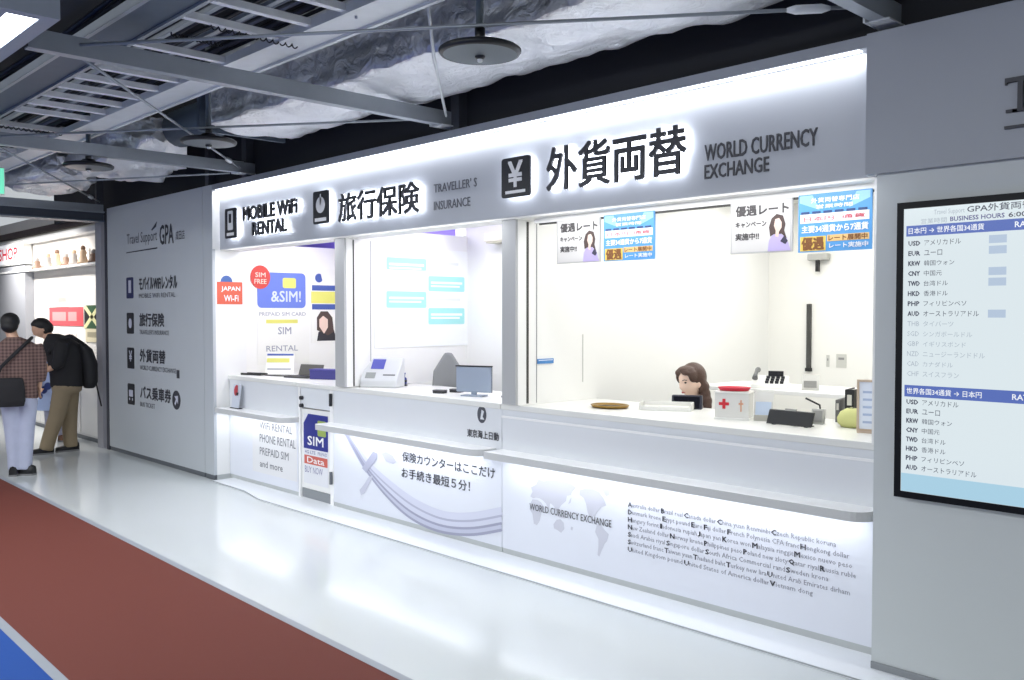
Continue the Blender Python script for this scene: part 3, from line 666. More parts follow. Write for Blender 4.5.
MB().tube([(-4.03,-1.45,3.25),(-4.03,-1.45,4.3)],.008,6).build('tmp4',steel_m); o=bpy.data.objects['tmp4']; o.name='hanger_rod'; tag(o,'thin hanger rod rising from the pale ceiling rail','rod')
# lintel across the hall
t=thing('lintel_beam','dark gray lintel crossing the hall at the end of the gray panel','beam',(-11.75,-2.2,2.9))
box(-11.85,-11.69,-5.0,-.02,2.86,2.955).build('lower_web',M('lintel_dark',(64,70,80),.5,metal=.3),t)
box(-11.9,-11.66,-5.0,-.02,2.955,2.975).build('flange',steel_m,t)
box(-11.80,-11.70,-5.0,-.02,2.975,3.06).build('upper_web',steel_m,t)
box(-11.9,-11.66,-5.0,-.02,2.845,2.86).build('flange',steeld_m,t)
box(-11.76,-11.70,-.10,-.02,3.06,4.3).build('hanger',M('dark_post',(66,69,76),.6),t)
# luminaires of the hall
def luminaire(label,x0,x1,yc,wd):
    t=thing('ceiling_light',label,'light',((x0+x1)/2,yc,3.0),group='long box lights over the hall')
    w2=wd/2
    mb=MB()
    mb.box(x0,x1,yc-w2-.07,yc-w2,3.0,3.26); mb.box(x0,x1,yc+w2,yc+w2+.07,3.0,3.26); mb.box(x0,x1,yc-w2,yc+w2,3.20,3.26)
    mb.box(x0,x0+.06,yc-w2,yc+w2,3.0,3.2); mb.box(x1-.06,x1,yc-w2,yc+w2,3.0,3.2)
    mb.build('housing',M('housing_gray',(150,158,170),.45,metal=.2),t)
    box(x0+.06,x1-.06,yc-w2,yc+w2,3.004,3.016).build('diffuser',lum_m,t)
    for xx in (x0+.5,x1-.5): MB().tube([(xx,yc,3.26),(xx,yc,4.3)],.012,8).build('hanger',steel_m,t)
luminaire('lit box light at the upper left edge over the lanes',-9.4,-4.30,-2.96,.13)
luminaire('long box light over the lanes behind the viewer',-5.0,1.0,-5.6,.18)
luminaire('long box light over the far lanes',-12.0,-6.0,-5.6,.18)
t=thing('exit_sign','green lit exit sign hanging at the left edge of the hall','sign',(-9.0,-1.95,2.8))
q=at(0,-9.0,4,168); q2=at(0,-9.0,4,195)
box(-9.04,-8.98,q.y-.45,q.y,q2.z,q.z).build('housing',plast_m,t)
box(-8.98,-8.975,q.y-.44,q.y-.008,q2.z+.008,q.z-.008).build('panel',M('exit_green',(60,180,140),.4,emit=(120,225,190),es=.9),t)
MB().tube([(-9.01,q.y-.2,q.z),(-9.01,q.y-.2,3.235)],.012,8).build('hanger',steel_m,t)

# ------------------------------------------------------------------ posters in the booths
skinc=M('print_skin',(232,202,186),.5); hairc=M('print_hair',(78,60,56),.5); lav=M('print_lavender',(186,172,214),.5)
FP=FY(.185)
def rate_poster(x0,x1,z0,z1,label):
    t=thing('rate_poster',label,'poster',((x0+x1)/2,.19,z0),group='posters hanging in the exchange window')
    W=x1-x0;H=z1-z0; g=lambda pts:[(x0+W*a,z0+H*b_) for a,b_ in pts]
    rects(FP,[(x0,x1,z0,z1)],-.012,.012).build('sheet',M('poster_gray',(190,188,186),.4,var=.02),t)
    rects(FP,[(x0+W*.03,x1-W*.03,z0+H*.03,z1-H*.02)],.0004,.0006).build('inner_sheet',M('poster_pale',(212,209,205),.4),t)
    mb=polys(FP,[g([(.62,.02),(.64,.22),(.70,.34),(.80,.36),(.92,.26),(.98,.02)])],.0012,.0006); mb.build('picture_blouse',lav,t)
    polys(FP,[g([(.66,.30),(.64,.48),(.68,.64),(.76,.72),(.86,.68),(.90,.52),(.88,.40),(.92,.24),(.84,.34),(.72,.34)])],.0020,.0006).build('picture_hair',hairc,t)
    polys(FP,[g([(.72,.50),(.74,.62),(.80,.64),(.84,.56),(.84,.46),(.80,.38),(.79,.28),(.74,.30),(.75,.40)])],.0028,.0006).build('picture_face',skinc,t)
    polys(FP,[g([(.82,.20),(.88,.30),(.94,.20),(.90,.14)])],.0028,.0006).build('picture_collar',M('print_navy',(58,54,76),.5),t)
    tx=lambda s,a0,a1,b0,b1,bo=.03:(s,x0+W*a0,x0+W*a1,z0+H*b0,z0+H*b1,bo)
    texts('lettering',[tx('優遇レート',.09,.95,.72,.93,.035),tx('キャンペーン',.09,.60,.50,.62),tx('実施中!!',.09,.48,.26,.40)],M('print_ink',(74,70,70),.5),t,FP,d=.0022)
def blue_poster(x0,x1,z0,z1,label):
    t=thing('rate_poster',label,'poster',((x0+x1)/2,.19,z0),group='posters hanging in the exchange window')
    W=x1-x0;H=z1-z0; R=lambda a0,a1,b0,b1:(x0+W*a0,x0+W*a1,z0+H*b0,z0+H*b1)
    rects(FP,[(x0,x1,z0,z1)],-.012,.012).build('sheet',M('poster_sky',(84,156,216),.4),t)
    polys(FP,[[(x0+W*a,z0+H*b_) for a,b_ in p_] for p_ in ([(.02,.98),(.2,.98),(.3,.72),(.02,.86)],[(.98,.98),(.8,.98),(.7,.72),(.98,.86)])],.0004,.0005).build('ray',M('poster_sky_pale',(150,204,238),.4),t)
    rects(FP,[R(.03,.97,.50,.655)],.0006,.0008).build('white_band',whitei_m,t)
    rects(FP,[R(.04+.157*i,.04+.157*i+.12,.655,.70) for i in range(6)],.0006,.001).build('dark_dash',M('print_navy2',(40,70,120),.5),t)
    rects(FP,[R(.03,.39,.02,.27)],.0006,.0008).build('yellow_block',M('poster_yellow',(238,204,92),.4),t)
    rects(FP,[R(.41,.97,.17,.28)],.0006,.0008).build('orange_band',M('poster_orange',(238,196,128),.4),t)
    tx=lambda s,a0,a1,b0,b1,bo=.02:(s,x0+W*a0,x0+W*a1,z0+H*b0,z0+H*b1,bo)
    texts('white_lettering',[tx('外貨両替専門店',.18,.84,.84,.93),tx('営業時間',.25,.75,.74,.81),tx('主要34通貨から7通貨',.05,.96,.33,.46,.03),tx('レート実施中',.44,.96,.05,.14)],whitei_m,t,FP,d=.0018)
    texts('red_lettering',[tx('日本円',.08,.50,.53,.61),tx('通貨',.60,.92,.54,.61)],M('print_red',(214,96,110),.5),t,FP,d=.0022)
    texts('bold_lettering',[tx('優遇',.05,.37,.03,.26,.04),tx('レート展開中',.43,.95,.175,.275,.03)],M('print_brown',(134,84,40),.5),t,FP,d=.0022)
rate_poster(-4.125,-3.75,2.03,2.312,'gray campaign poster with a woman, left of the left blue poster')
blue_poster(-3.72,-3.325,2.03,2.318,'left of the two blue and yellow rate posters')
rate_poster(-2.80,-2.425,2.03,2.312,'gray campaign poster with a woman, beside the right blue poster')
blue_poster(-2.39,-1.998,2.02,2.318,'right blue and yellow rate poster, beside the gray wall')

FW=FX(-8.772); FJ=FX(XL)
t=thing('wifi_poster','small orange and blue poster on the white return wall','poster',(XL,.18,1.8))
rects(FJ,[(.045,.325,1.80,2.03)],.001,.002).build('sheet',M('poster_orange_red',(214,96,72),.45),t)
polys(FJ,[disc(.15,2.03,.065,.065,14,0,180)],.001,.002).build('blue_dome',M('poster_deep',(64,96,158),.45),t)
texts('lettering',[('JAPAN',.09,.30,1.925,1.985,.02),('Wi-Fi',.12,.28,1.83,1.895,.02)],whitei_m,t,FJ,d=.004)
t=thing('sim_poster','blue rounded SIM poster with yellow square on booth wall','poster',(-8.77,.75,1.7))
rects(FW,[(.50,1.08,1.765,2.145)],.001,.003,.05).build('blue_sheet',M('poster_violet',(104,124,206),.45),t)
rects(FW,[(.80,.96,1.98,2.09)],.0045,.001,.02).build('yellow_square',M('poster_lime',(222,218,110),.45),t)
texts('lettering',[('&SIM!',.66,1.02,1.83,1.95,.02)],M('poster_lilac',(206,214,240),.45),t,FW,d=.005)
t=thing('price_badge','round red price badge overlapping the blue SIM poster','badge',(-8.77,.5,2.07))
polys(FW,[disc(.535,2.09,.115,.125)],.006,.002).build('red_disc',M('badge_red',(206,70,60),.45),t)
texts('lettering',[('SIM',.475,.595,2.09,2.14,.02),('FREE',.465,.605,2.02,2.07,.02)],M('badge_cream',(244,206,190),.5),t,FW,d=.009)
t=thing('price_list','pale printed price list below the blue SIM poster','poster',(-8.77,.8,1.3))
rects(FW,[(.50,1.12,1.16,1.73)],.001,.002).build('sheet',M('sheet_cream',(236,235,228),.5),t)
texts('lettering',[('PREPAID SIM CARD',.52,1.08,1.68,1.72,.01),('SIM',.74,.90,1.48,1.56,.02),('RENTAL',.60,.98,1.30,1.36,.01)],M('print_gray',(150,152,166),.5),t,FW,d=.0035)
rects(FW,[(.60,.98,1.60,1.64)],.0035,.0008).build('yellow_band',M('poster_lime',(222,218,110),.45),t)
t=thing('banner_poster','poster of blue and yellow bands above a woman portrait','poster',(-8.77,1.3,1.7))
rects(FW,[(1.15,1.49,1.38,2.20)],.001,.002).build('sheet',M('sheet_cream',(236,235,228),.5),t)
rects(FW,[(1.16,1.485,1.96,2.02),(1.16,1.485,1.75,1.81)],.0035,.0008).build('blue_band',M('poster_band',(66,88,160),.45),t)
rects(FW,[(1.15,1.485,1.82,1.95)],.0035,.0008).build('yellow_band',M('poster_lime',(222,218,110),.45),t)
polys(FW,[disc(1.25,2.10,.05,.05,14,60,330)],.0035,.0008).build('round_mark',M('poster_band',(66,88,160),.45),t)
polys(FW,[[(1.22,1.40),(1.24,1.50),(1.33,1.54),(1.44,1.52),(1.48,1.40)]],.0035,.0008).build('picture_jacket',M('print_black',(44,42,48),.5),t)
polys(FW,[[(1.22,1.52),(1.22,1.66),(1.27,1.73),(1.36,1.73),(1.42,1.66),(1.44,1.50),(1.36,1.46),(1.28,1.50)]],.0045,.0008).build('picture_hair',hairc,t)
polys(FW,[[(1.25,1.56),(1.25,1.64),(1.30,1.68),(1.36,1.64),(1.36,1.55),(1.31,1.48)]],.0055,.0008).build('picture_face',skinc,t)
# middle booth board
FM=FX(XA1)
t=thing('info_board','white wall board with four pale cyan boxes in middle booth','board',(XA1,.9,1.8))
def fm(px,py): q=at(0,XA1,px,py); return q.y,q.z
y0,z1=fm(374,246); y1,z0=fm(474,345)
rects(FM,[(y0,y1,z0,z1)],.001,.004).build('sheet',M('board_white',(240,243,243),.4),t)
for a,b_ in (((386,257),(426,271)),((428,276),(464,292)),((386,291),(426,308)),((428,308),(464,324))):
    (ya,za),(yb_,zb)=fm(*a),fm(*b_)
    o=rects(FM,[(ya,yb_,zb,za)],.0055,.001,.015).build('cyan_box',M('board_cyan',(164,224,222),.4),t)
    rects(FM,[(ya+.03,yb_-.03,za-.07,za-.05),(ya+.03,yb_-.06,za-.10,za-.085)],.0070,.0006).build('printed_line',whitei_m,o)
lines=[]
for a,b_ in (((432,262),(458,266)),((388,278),(422,281)),((388,283),(415,286)),((432,298),(460,301)),((388,315),(420,318)),((388,321),(412,324))):
    (ya,za),(yb_,zb)=fm(*a),fm(*b_); lines.append((ya,yb_,zb,za))
rects(FM,lines,.0055,.0006).build('printed_line',M('board_line',(222,226,224),.4),t)
t=thing('wall_box','small cream box high on the middle booth wall','box',(-5.4,1.46,2.4))
q0=at(1,1.40,487,233);q1=at(1,1.40,503,241)
box(q0.x,q1.x+.15,1.36,1.5,q1.z,q0.z).build('body',M('box_cream',(214,210,196),.5),t,bevel=.01); box(q0.x+.02,q1.x+.1,1.37,1.49,q1.z-.012,q1.z).build('lower_lip',M('box_tan',(190,186,168),.5),t)
t=thing('spot_lamp','small white spot lamp in the violet tinted ceiling of the middle booth','lamp',(-6.9,1.2,2.6))
q=at(1,1.2,461,231); MB().lathe([(.05,-.05),(.05,.03),(.03,.05),(0,.05)],(q.x,1.2,q.z),16).build('body',whitei_m,t); MB().lathe([(.055,.03),(.065,.035),(.065,.05),(.02,.07)],(q.x,1.2,q.z),16).build('collar',rub_m,t); MB().tube([(q.x,1.2,q.z+.06),(q.x,1.2,2.75)],.012,8).build('stem',rub_m,t)
# exchange booth walls
FB=FX(XB1); 
t=thing('name_plate','small blue plate on the exchange booth wall','plate',(XB1,.28,1.3))
q0=at(0,XB1,537,359);q1=at(0,XB1,553,363)
rects(FB,[(q0.y,q1.y,q1.z,q0.z)],.001,.006).build('plate',M('plate_blue',(70,132,196),.4),t); rects(FB,[(q0.y+.01,q1.y-.01,q0.z-.012,q0.z-.008)],.007,.001).build('printed_line',whitei_m,t)
struct('trim_13', box(XB1,XB1+.004,.80,.806,1.20,1.55), M('joint_gray',(200,200,196),.6), 'vertical joint in the exchange booth wall','trim')
FK=FY(3.4)
q=at(1,3.38,809,304); q2=at(1,3.38,809,368)
t=thing('dark_rail','slim dark vertical rail on the exchange back wall','rail',(q.x,3.38,1.5))
box(q.x-.018,q.x+.018,3.37,3.40,q2.z,q.z).build('rail',M('rail_dark',(66,66,64),.5),t); box(q.x-.026,q.x+.026,3.365,3.40,q2.z-.03,q2.z).build('end_cap',rub_m,t)
q=at(1,3.36,818,257); t=thing('wall_bracket','pale gray ceiling bracket with a short dark stem in exchange booth','bracket',(q.x,3.36,q.z))
box(q.x-.09,q.x+.10,3.33,3.40,q.z-.03,q.z+.03).build('bracket',M('bracket_gray',(176,176,172),.5),t,bevel=.01); box(q.x-.015,q.x+.015,3.34,3.37,q.z-.13,q.z-.03).build('stem',rub_m,t)
def notice(px0,py0,px1,py1,label):
    a=at(1,3.39,px0,py0);b_=at(1,3.39,px1,py1); t=thing('notice',label,'notice',((a.x+b_.x)/2,3.39,b_.z),group='notices on the exchange back wall')
    rects(FY(3.4),[(a.x,b_.x,b_.z,a.z)],.001,.003).build('sheet',M('notice_sheet',(200,200,194),.5),t)
    rects(FY(3.4),[(a.x+.02,b_.x-.02,a.z-.05-.06*i,a.z-.03-.06*i) for i in range(max(1,int((a.z-b_.z-.05)/.06)))],.0045,.001).build('printed_line',M('notice_ink',(140,140,140),.5),t)
notice(836,354,846,368,'pale notice on the exchange back wall, right of the small gray switch')
notice(826,355,829,367,'narrow gray switch plate on the exchange back wall')

# ------------------------------------------------------------------ things on the counters
CT=1.07
def C_(px,py,z=CT): return at(2,z,px,py)
# coin tray
t=thing('coin_tray','round gold coin tray on the exchange countertop','tray',(-3.93,.50,CT))
MB().lathe([(0,.006),(.105,.006),(.13,.016),(.137,.022),(.142,.02),(.130,.004),(.10,0),(0,0)],(-3.93,.50,CT),40,1,.8).build('dish',M('gold_brown',(150,118,56),.3,metal=.6),t)
MB().lathe([(0,.007),(.105,.007),(.105,.009),(0,.009)],(-3.93,.50,CT),40,1,.8).build('mat',M('tray_mat',(70,60,44),.7),t)
# low keyboard and tray near clerk
t=thing('document_tray','low white document tray on counter left of the clerk','tray',(-3.58,.66,CT),rz=.5)
MB().box(-.17,.17,-.07,.07,0,.012).build('base',plast_m,t,bevel=.004,local=True)
mb=MB(); mb.box(-.17,.17,.062,.07,.012,.05); mb.box(-.17,-.162,-.07,.062,.012,.05); mb.box(.162,.17,-.07,.062,.012,.05); mb.box(-.17,.17,-.07,-.062,.012,.028); mb.build('rim',plast_m,t,local=True)
box(-.15,.15,-.055,.055,.012,.026).build('paper_stack',M('paper',(214,212,204),.6),t,local=True)
# terminal in front of the clerk
t=thing('terminal','small black terminal on counter in front of the clerk','terminal',(-3.52,.80,CT),rz=.50)
mb=MB(); mb.prism([(-.10,-.02,.0),(-.10,.06,.0),(-.10,.05,.09),(-.10,.01,.09)],(.20,0,0)); mb.build('body',M('navy_black',(40,42,56),.4),t,bevel=.006,local=True)
mb=MB(); mb.prism([(-.085,-.0215+.0035,.01),(-.085,.0055,.082),(.085,.0055,.082),(.085,-.018,.01)],(0,-.003,0)); mb.build('screen',M('screen_dark',(22,23,32),.15),t,local=True)
# donation box
t=thing('donation_box','clear donation box with a red cross on exchange counter','box',(-3.0,.55,CT),rz=.35)
mb=MB()
for a in ((-.10,.10,-.07,-.065,0,.16),(-.10,.10,.065,.07,0,.16),(-.10,-.095,-.065,.065,0,.16),(.095,.10,-.065,.065,0,.16)): mb.box(*a)
mb.build('clear_side',M('milky_acrylic',(235,234,230),.25,alpha=.75),t,local=True)
box(-.105,.105,-.075,.075,0,.012).build('base',plast_m,t,local=True); box(-.105,.105,-.075,.075,.16,.168).build('lid',plast_m,t,local=True)
mb=MB(); mb.box(-.075,-.015,-.0725,-.07,.085,.103); mb.box(-.054,-.036,-.0728,-.07,.064,.124); mb.build('red_cross',M('cross_red',(200,36,50),.45),t,local=True)
mb=MB(); mb.box(.052,.060,-.0725,-.07,.05,.12); mb.box(.042,.070,-.0728,-.07,.092,.102); mb.build('pale_cross',M('cross_tan',(206,152,120),.5),t,local=True)
t=thing('red_tray','oval red rimmed tray on top of the donation box','tray',(-3.0,.55,CT+.168),rz=.35)
MB().lathe([(0,.004),(.075,.004),(.09,.018),(.096,.024),(.10,.022),(.085,.002),(0,0)],(0,0,0),32,1,.65).build('rim',M('tray_red',(205,40,62),.35),t,local=True)
MB().lathe([(0,.0045),(.07,.0045),(.07,.007),(0,.007)],(0,0,0),32,1,.65).build('liner',M('tray_pink',(226,176,176),.5),t,local=True)
# acrylic stand
t=thing('leaflet_stand','clear acrylic leaflet stand right of the donation box','stand',(-2.83,.60,CT),rz=.4)
box(-.055,.055,-.04,.04,0,.006).build('base',plast_m,t,local=True)
mb=MB(); mb.prism([(-.055,-.035,.006),(-.055,.02,.17),(-.055,.024,.17),(-.055,-.031,.006)],(.11,0,0)); mb.build('back',M('milky_acrylic',(235,234,230),.25,alpha=.75),t,local=True)
mb=MB(); mb.prism([(-.045,-.037,.012),(-.045,-.005,.11),(-.045,-.003,.11),(-.045,-.034,.012)],(.09,0,0)); mb.build('leaflet',M('leaflet_blue',(190,204,224),.5),t,local=True)
box(-.05,.05,-.044,-.036,.0,.035).build('front_lip',M('lip_gray',(170,168,160),.4),t,local=True)
# black slanted display
a=C_(766,424);b_=C_(811,428.5); rz=math.atan2(b_.y-a.y,b_.x-a.x); Wd=(b_-a).length
t=thing('customer_display','wide black slanted display board on exchange countertop','display',tuple((a+b_)/2),rz=rz)
mb=MB(); h=.082; mb.prism([(-Wd/2,0,.004),(Wd/2,0,.004),(Wd/2,.035,h),(-Wd/2,.035,h)],(0,.012,.003)); mb.build('panel',M('matte_black',(26,27,30),.45),t,bevel=.002,local=True)
mb=MB(); mb.box(-Wd/2+.03,-Wd/2+.05,.01,.09,0,.005); mb.box(Wd/2-.05,Wd/2-.03,.01,.09,0,.005); mb.prism([(-.02,.044,h-.02),(-.02,.10,0),(-.02,.09,0),(-.02,.040,h-.03)],(.04,0,0)); mb.build('foot',dark_m,t,local=True)
box(-.04,.03,.036,.046,h,h+.012).build('clip',M('clip_gray',(150,150,146),.4),t,local=True)
# gray calculator, pen
t=thing('card_holder','gray card holder right of the black display board','holder',(-2.52,.66,CT),rz=.3)
mb=MB(); mb.prism([(-.035,-.02,.0),(-.035,.015,.085),(-.035,.022,.085),(-.035,.03,.0)],(.07,0,0)); mb.build('body',M('holder_gray',(176,176,172),.45),t,bevel=.003,local=True)
mb=MB(); mb.prism([(-.026,-.0165,.016),(-.026,.0085,.076),(.026,.0085,.076),(.026,-.0165,.016)],(0,-.002,0)); mb.build('card',M('holder_card',(140,140,138),.5),t,local=True)
t=thing('pen_holder','small white pen holder with a black pen on exchange counter','holder',(-2.59,.84,CT))
MB().lathe([(0,0),(.022,0),(.024,.07),(.020,.07),(.018,.006),(0,.006)],(-2.59,.84,CT),20).build('cup',plast_m,t)
MB().tube([(-2.59,.84,CT+.01),(-2.60,.84,CT+.09),(-2.67,.80,CT+.13)],.006,8).build('pen',rub_m,t)
# binders
def binder(x,y,w,h,m,label,rz=.2):
    t=thing('binder',label,'binder',(x,y,CT),rz=rz,group='files standing at the right end of the counter')
    mb=MB(); mb.box(-w/2,w/2,-.10,-.096,0,h); mb.box(-w/2,-w/2+.004,-.096,.10,0,h); mb.box(w/2-.004,w/2,-.096,.10,0,h); mb.build('cover',m,t,local=True)
    box(-w/2+.004,w/2-.004,-.09,.095,.005,h-.01).build('pages',M('paper',(214,212,204),.6),t,local=True)
    box(-w/4,w/4,-.102,-.10,h*.55,h*.85).build('spine_label',M('paper',(214,212,204),.6),t,local=True)
binder(-2.40,.86,.05,.20,M('binder_black',(34,34,36),.45),'tall black binder standing on exchange counter near the gray wall')
binder(-2.50,.92,.025,.13,M('binder_gray',(110,110,110),.45),'short gray binder left of the tall black binder')
binder(-2.31,.88,.035,.20,M('binder_olive',(170,168,136),.45),'tall olive file right of the tall black binder')
t=thing('cloth_bag','rounded yellow green pouch in front of the binders','pouch',(-2.31,.66,CT))
MB().lathe([(0,0),(.06,.0),(.085,.02),(.088,.05),(.07,.085),(.035,.105),(0,.108)],(-2.31,.66,CT),28,1,.7).build('body',M('pouch_green',(198,200,132),.7,var=.05),t)
MB().tube([(-2.36,.655,CT+.088),(-2.31,.64,CT+.112),(-2.26,.655,CT+.088)],.004,6).build('zip',M('zip_gray',(150,150,110),.5),t)
t=thing('sign_frame','wooden framed standing sign at the right end of counter','frame',(-2.13,.50,CT),rz=.3)
mb=MB(); H_=.27
for a in ((-.075,-.063,-.008,.008,.02,H_),(.063,.075,-.008,.008,.02,H_),(-.075,.075,-.008,.008,H_,H_+.012),(-.075,.075,-.008,.008,.008,.02)): mb.box(*a)
mb.build('frame',M('pale_wood',(186,168,150),.5,var=.06,vscale=30),t,local=True)
box(-.063,.063,-.002,.004,.02,H_).build('sheet',M('frame_sheet',(214,222,236),.5),t,local=True)
mb=MB(); 
for i in range(5): mb.box(-.045,.045,-.003,-.002,.05+.04*i,.062+.04*i)
mb.build('printed_line',M('frame_ink',(160,176,206),.5),t,local=True)
mb=MB(); mb.box(-.07,.07,-.03,.05,0,.008); mb.build('foot',M('pale_wood',(186,168,150),.5),t,local=True)
# desk phone and rack of stamps deep in the exchange booth
q=at(1,1.9,770,388)
t=thing('back_table','white back table in the exchange booth','table',(q.x+.1,2.1,0))
box(q.x-.55,q.x+.8,1.75,2.4,q.z-.03,q.z).build('tabletop',white_m,t,bevel=.004)
for xx in (q.x-.5,q.x+.75):
    for yy in (1.8,2.35): box(xx-.02,xx+.02,yy-.02,yy+.02,0,q.z-.03).build('leg',white_m,t)
t=thing('desk_phone','gray and black desk telephone on the back table','phone',(q.x,1.9,q.z),rz=.4)
mb=MB(); mb.prism([(-.13,-.08,0),(-.13,.08,0),(-.13,.08,.09),(-.13,-.08,.03)],(.26,0,0)); mb.build('body',plast_m,t,bevel=.006,local=True)
mb=MB()
for i in range(4):
    for j in range(3): mb.box(-.03+.036*i,-.005+.036*i,-.06+.04*j,-.035+.04*j,.035+.0142*j,.058+.0150*j)
mb.build('keypad',dark_m,t,local=True)
MB().tube([(-.10,-.075,.075),(-.10,-.05,.10),(-.10,.05,.135),(-.10,.08,.13)],[.022,.015,.015,.022],10).build('handset',M('phone_gray',(96,98,100),.4),t,local=True)
box(-.02,.09,.055,.078,.085,.125).build('display',M('screen_dark',(22,23,32),.15),t,local=True)
t=thing('card_rack','small white card rack beside the desk telephone','rack',(q.x+.30,1.95,q.z),rz=.4)
mb=MB(); mb.box(-.06,.06,-.04,.04,0,.012); mb.prism([(-.06,-.03,.012),(-.06,.03,.11),(-.06,.035,.11),(-.06,-.02,.012)],(.12,0,0)); mb.build('body',M('rack_gray',(190,190,186),.5),t,local=True)
box(-.045,.045,-.038,-.034,.02,.07).build('card',M('holder_card',(140,140,138),.5),t,local=True)
# middle booth
t=thing('payment_terminal','white slanted payment terminal with blue screen on middle counter','terminal',(-6.42,.42,CT),rz=.55)
mb=MB(); mb.prism([(-.17,-.09,0),(-.17,.10,0),(-.17,.10,.25),(-.17,.06,.25),(-.17,-.09,.06)],(.34,0,0)); mb.build('body',M('terminal_gray',(206,208,210),.4),t,bevel=.012,local=True)
def tilt(x0,x1,u0,u1,d=.003):
    f=lambda x,u:(x,-.09+.15*u,.06+.19*u)
    a=Vector((0,.19,-.15)).normalized()*-1
    mb=MB(); n=Vector((0,-.785,.62)); mb.prism([Vector(f(x0,u0)),Vector(f(x1,u0)),Vector(f(x1,u1)),Vector(f(x0,u1))],n*d); return mb
tilt(-.10,.02,.50,.92).build('screen',M('terminal_blue',(88,92,176),.25),t,local=True)
mb=tilt(-.13,-.04,.10,.34); mb.build('keypad',M('terminal_keys',(150,154,152),.5),t,local=True)
tilt(.03,.14,.22,.27).build('slot',M('slot_gray2',(110,112,114),.5),t,local=True)
t=thing('blue_stamp','small dark blue stamp bottle on the middle counter','bottle',(-6.55,.74,CT))
MB().lathe([(0,0),(.035,0),(.035,.05),(.02,.065),(.02,.085),(.026,.09),(.026,.10),(0,.105)],(-6.55,.74,CT),20).build('body',M('bottle_blue',(34,52,128),.35),t)
MB().lathe([(.012,.10),(.012,.13),(0,.132)],(-6.55,.74,CT),12).build('cap',M('cap_navy',(26,34,80),.4),t)
t=thing('stapler','small black stapler on the middle counter','stapler',(-6.42,.62,CT),rz=.4)
box(-.06,.06,-.014,.014,0,.012).build('base',dark_m,t,local=True,bevel=.003); mb=MB(); mb.prism([(-.06,-.012,.012),(.055,-.012,.035),(.055,-.012,.05),(-.06,-.012,.045)],(0,.024,0)); mb.build('arm',rub_m,t,local=True)
t=thing('office_chair','tall gray office chair behind the middle counter','chair',(-6.16,.95,0),rz=PI+.75)
mb=MB(); mb.prism([(-.13,0,.62),(.13,0,.62),(.16,0,.85),(.13,0,1.20),(.03,0,1.36),(-.03,0,1.36),(-.13,0,1.20),(-.16,0,.85)],(0,.06,0)); mb.build('backrest',M('chair_gray',(128,130,132),.7,var=.04),t,bevel=.02,local=True)
MB().box(-.22,.22,-.42,.02,.45,.53).build('seat',M('chair_gray',(128,130,132),.7),t,bevel=.03,local=True)
MB().tube([(0,-.2,.06),(0,-.2,.45)],.03,12).build('post',steel_m,t,local=True); box(-.03,.03,.0,.05,.47,.66).build('back_stem',dark_m,t,local=True)
for k_ in range(5):
    a=k_*2*PI/5; MB().tube([(0,-.2,.09),(.27*math.cos(a),-.2+.27*math.sin(a),.055)],[.025,.016],8).build('leg',dark_m,t,local=True)
    MB().tube([(.27*math.cos(a)-.012,-.2+.27*math.sin(a),.03),(.27*math.cos(a)+.012,-.2+.27*math.sin(a),.03)],.03,12).build('caster',rub_m,t,local=True)
q=C_(469,396.5)
t=thing('counter_monitor','pale blue gray backed monitor on the middle counter','monitor',(q.x,q.y+.05,CT),rz=.35)
MB().box(-.15,.15,-.012,.012,.03,.225).build('back_shell',M('monitor_bluegray',(150,162,180),.4),t,bevel=.008,local=True)
box(-.15,.15,.012,.018,.03,.225).build('screen',dark_m,t,local=True); box(-.155,.155,-.014,.016,.225,.235).build('top_edge',rub_m,t,local=True)
box(-.02,.02,-.008,.012,.008,.05).build('neck',M('monitor_bluegray',(150,162,180),.4),t,local=True); MB().box(-.09,.09,-.05,.06,0,.01).build('foot',M('monitor_bluegray',(150,162,180),.4),t,local=True)
q=C_(489,398); 
t=thing('desk_lamp','small black bent desk lamp beside the monitor','lamp',(q.x+.05,q.y+.14,CT),rz=.3)
MB().lathe([(0,0),(.045,0),(.045,.01),(.012,.016),(0,.016)],(0,0,0),20).build('base',rub_m,t,local=True)
MB().tube([(0,0,.01),(0,0,.12),(.03,0,.19),(.09,0,.21)],.008,8).build('arm',rub_m,t,local=True); MB().tube([(.08,0,.215),(.14,0,.18)],[.018,.035],12).build('shade',rub_m,t,local=True)
for i,(px,py,label) in enumerate(((430,394,'left small black stamp pad near the gray chair'),(447,393,'small dark stamp pad right of the gray chair'))):
    q=C_(px,py); t=thing('stamp_pad',label,'stamp pad',(q.x,q.y+.1,CT),rz=.4,group='stamp pads on the middle counter')
    MB().box(-.05,.05,-.03,.03,0,.02).build('base',dark_m,t,bevel=.004,local=True); MB().box(-.052,.052,-.032,.032,.02,.028).build('lid',M('lid_gray',(90,90,94),.4),t,bevel=.003,local=True)
# left booth
q=C_(301,377.5)
t=thing('laptop','dark laptop standing open on the left counter','laptop',(q.x,q.y+.02,CT),rz=.3)
MB().box(-.15,.15,-.11,.10,0,.016).build('base',M('laptop_dark',(52,52,54),.4),t,bevel=.004,local=True)
mb=MB(); mb.prism([(-.15,.10,.012),(.15,.10,.012),(.15,.14,.12),(-.15,.14,.12)],(0,.008,.002)); mb.build('lid',M('laptop_lid',(88,86,82),.4),t,local=True)
box(-.135,.135,-.06,.07,.016,.019).build('keyboard',rub_m,t,local=True)
t=thing('tablet','thin black tablet lying left of the laptop','tablet',(q.x-.38,q.y-.02,CT),rz=.25)
MB().box(-.14,.14,-.07,.07,0,.010).build('body',rub_m,t,bevel=.003,local=True); box(-.125,.125,-.06,.06,.010,.0115).build('screen',M('screen_dark',(22,23,32),.15),t,local=True)
q=C_(322,379.5)
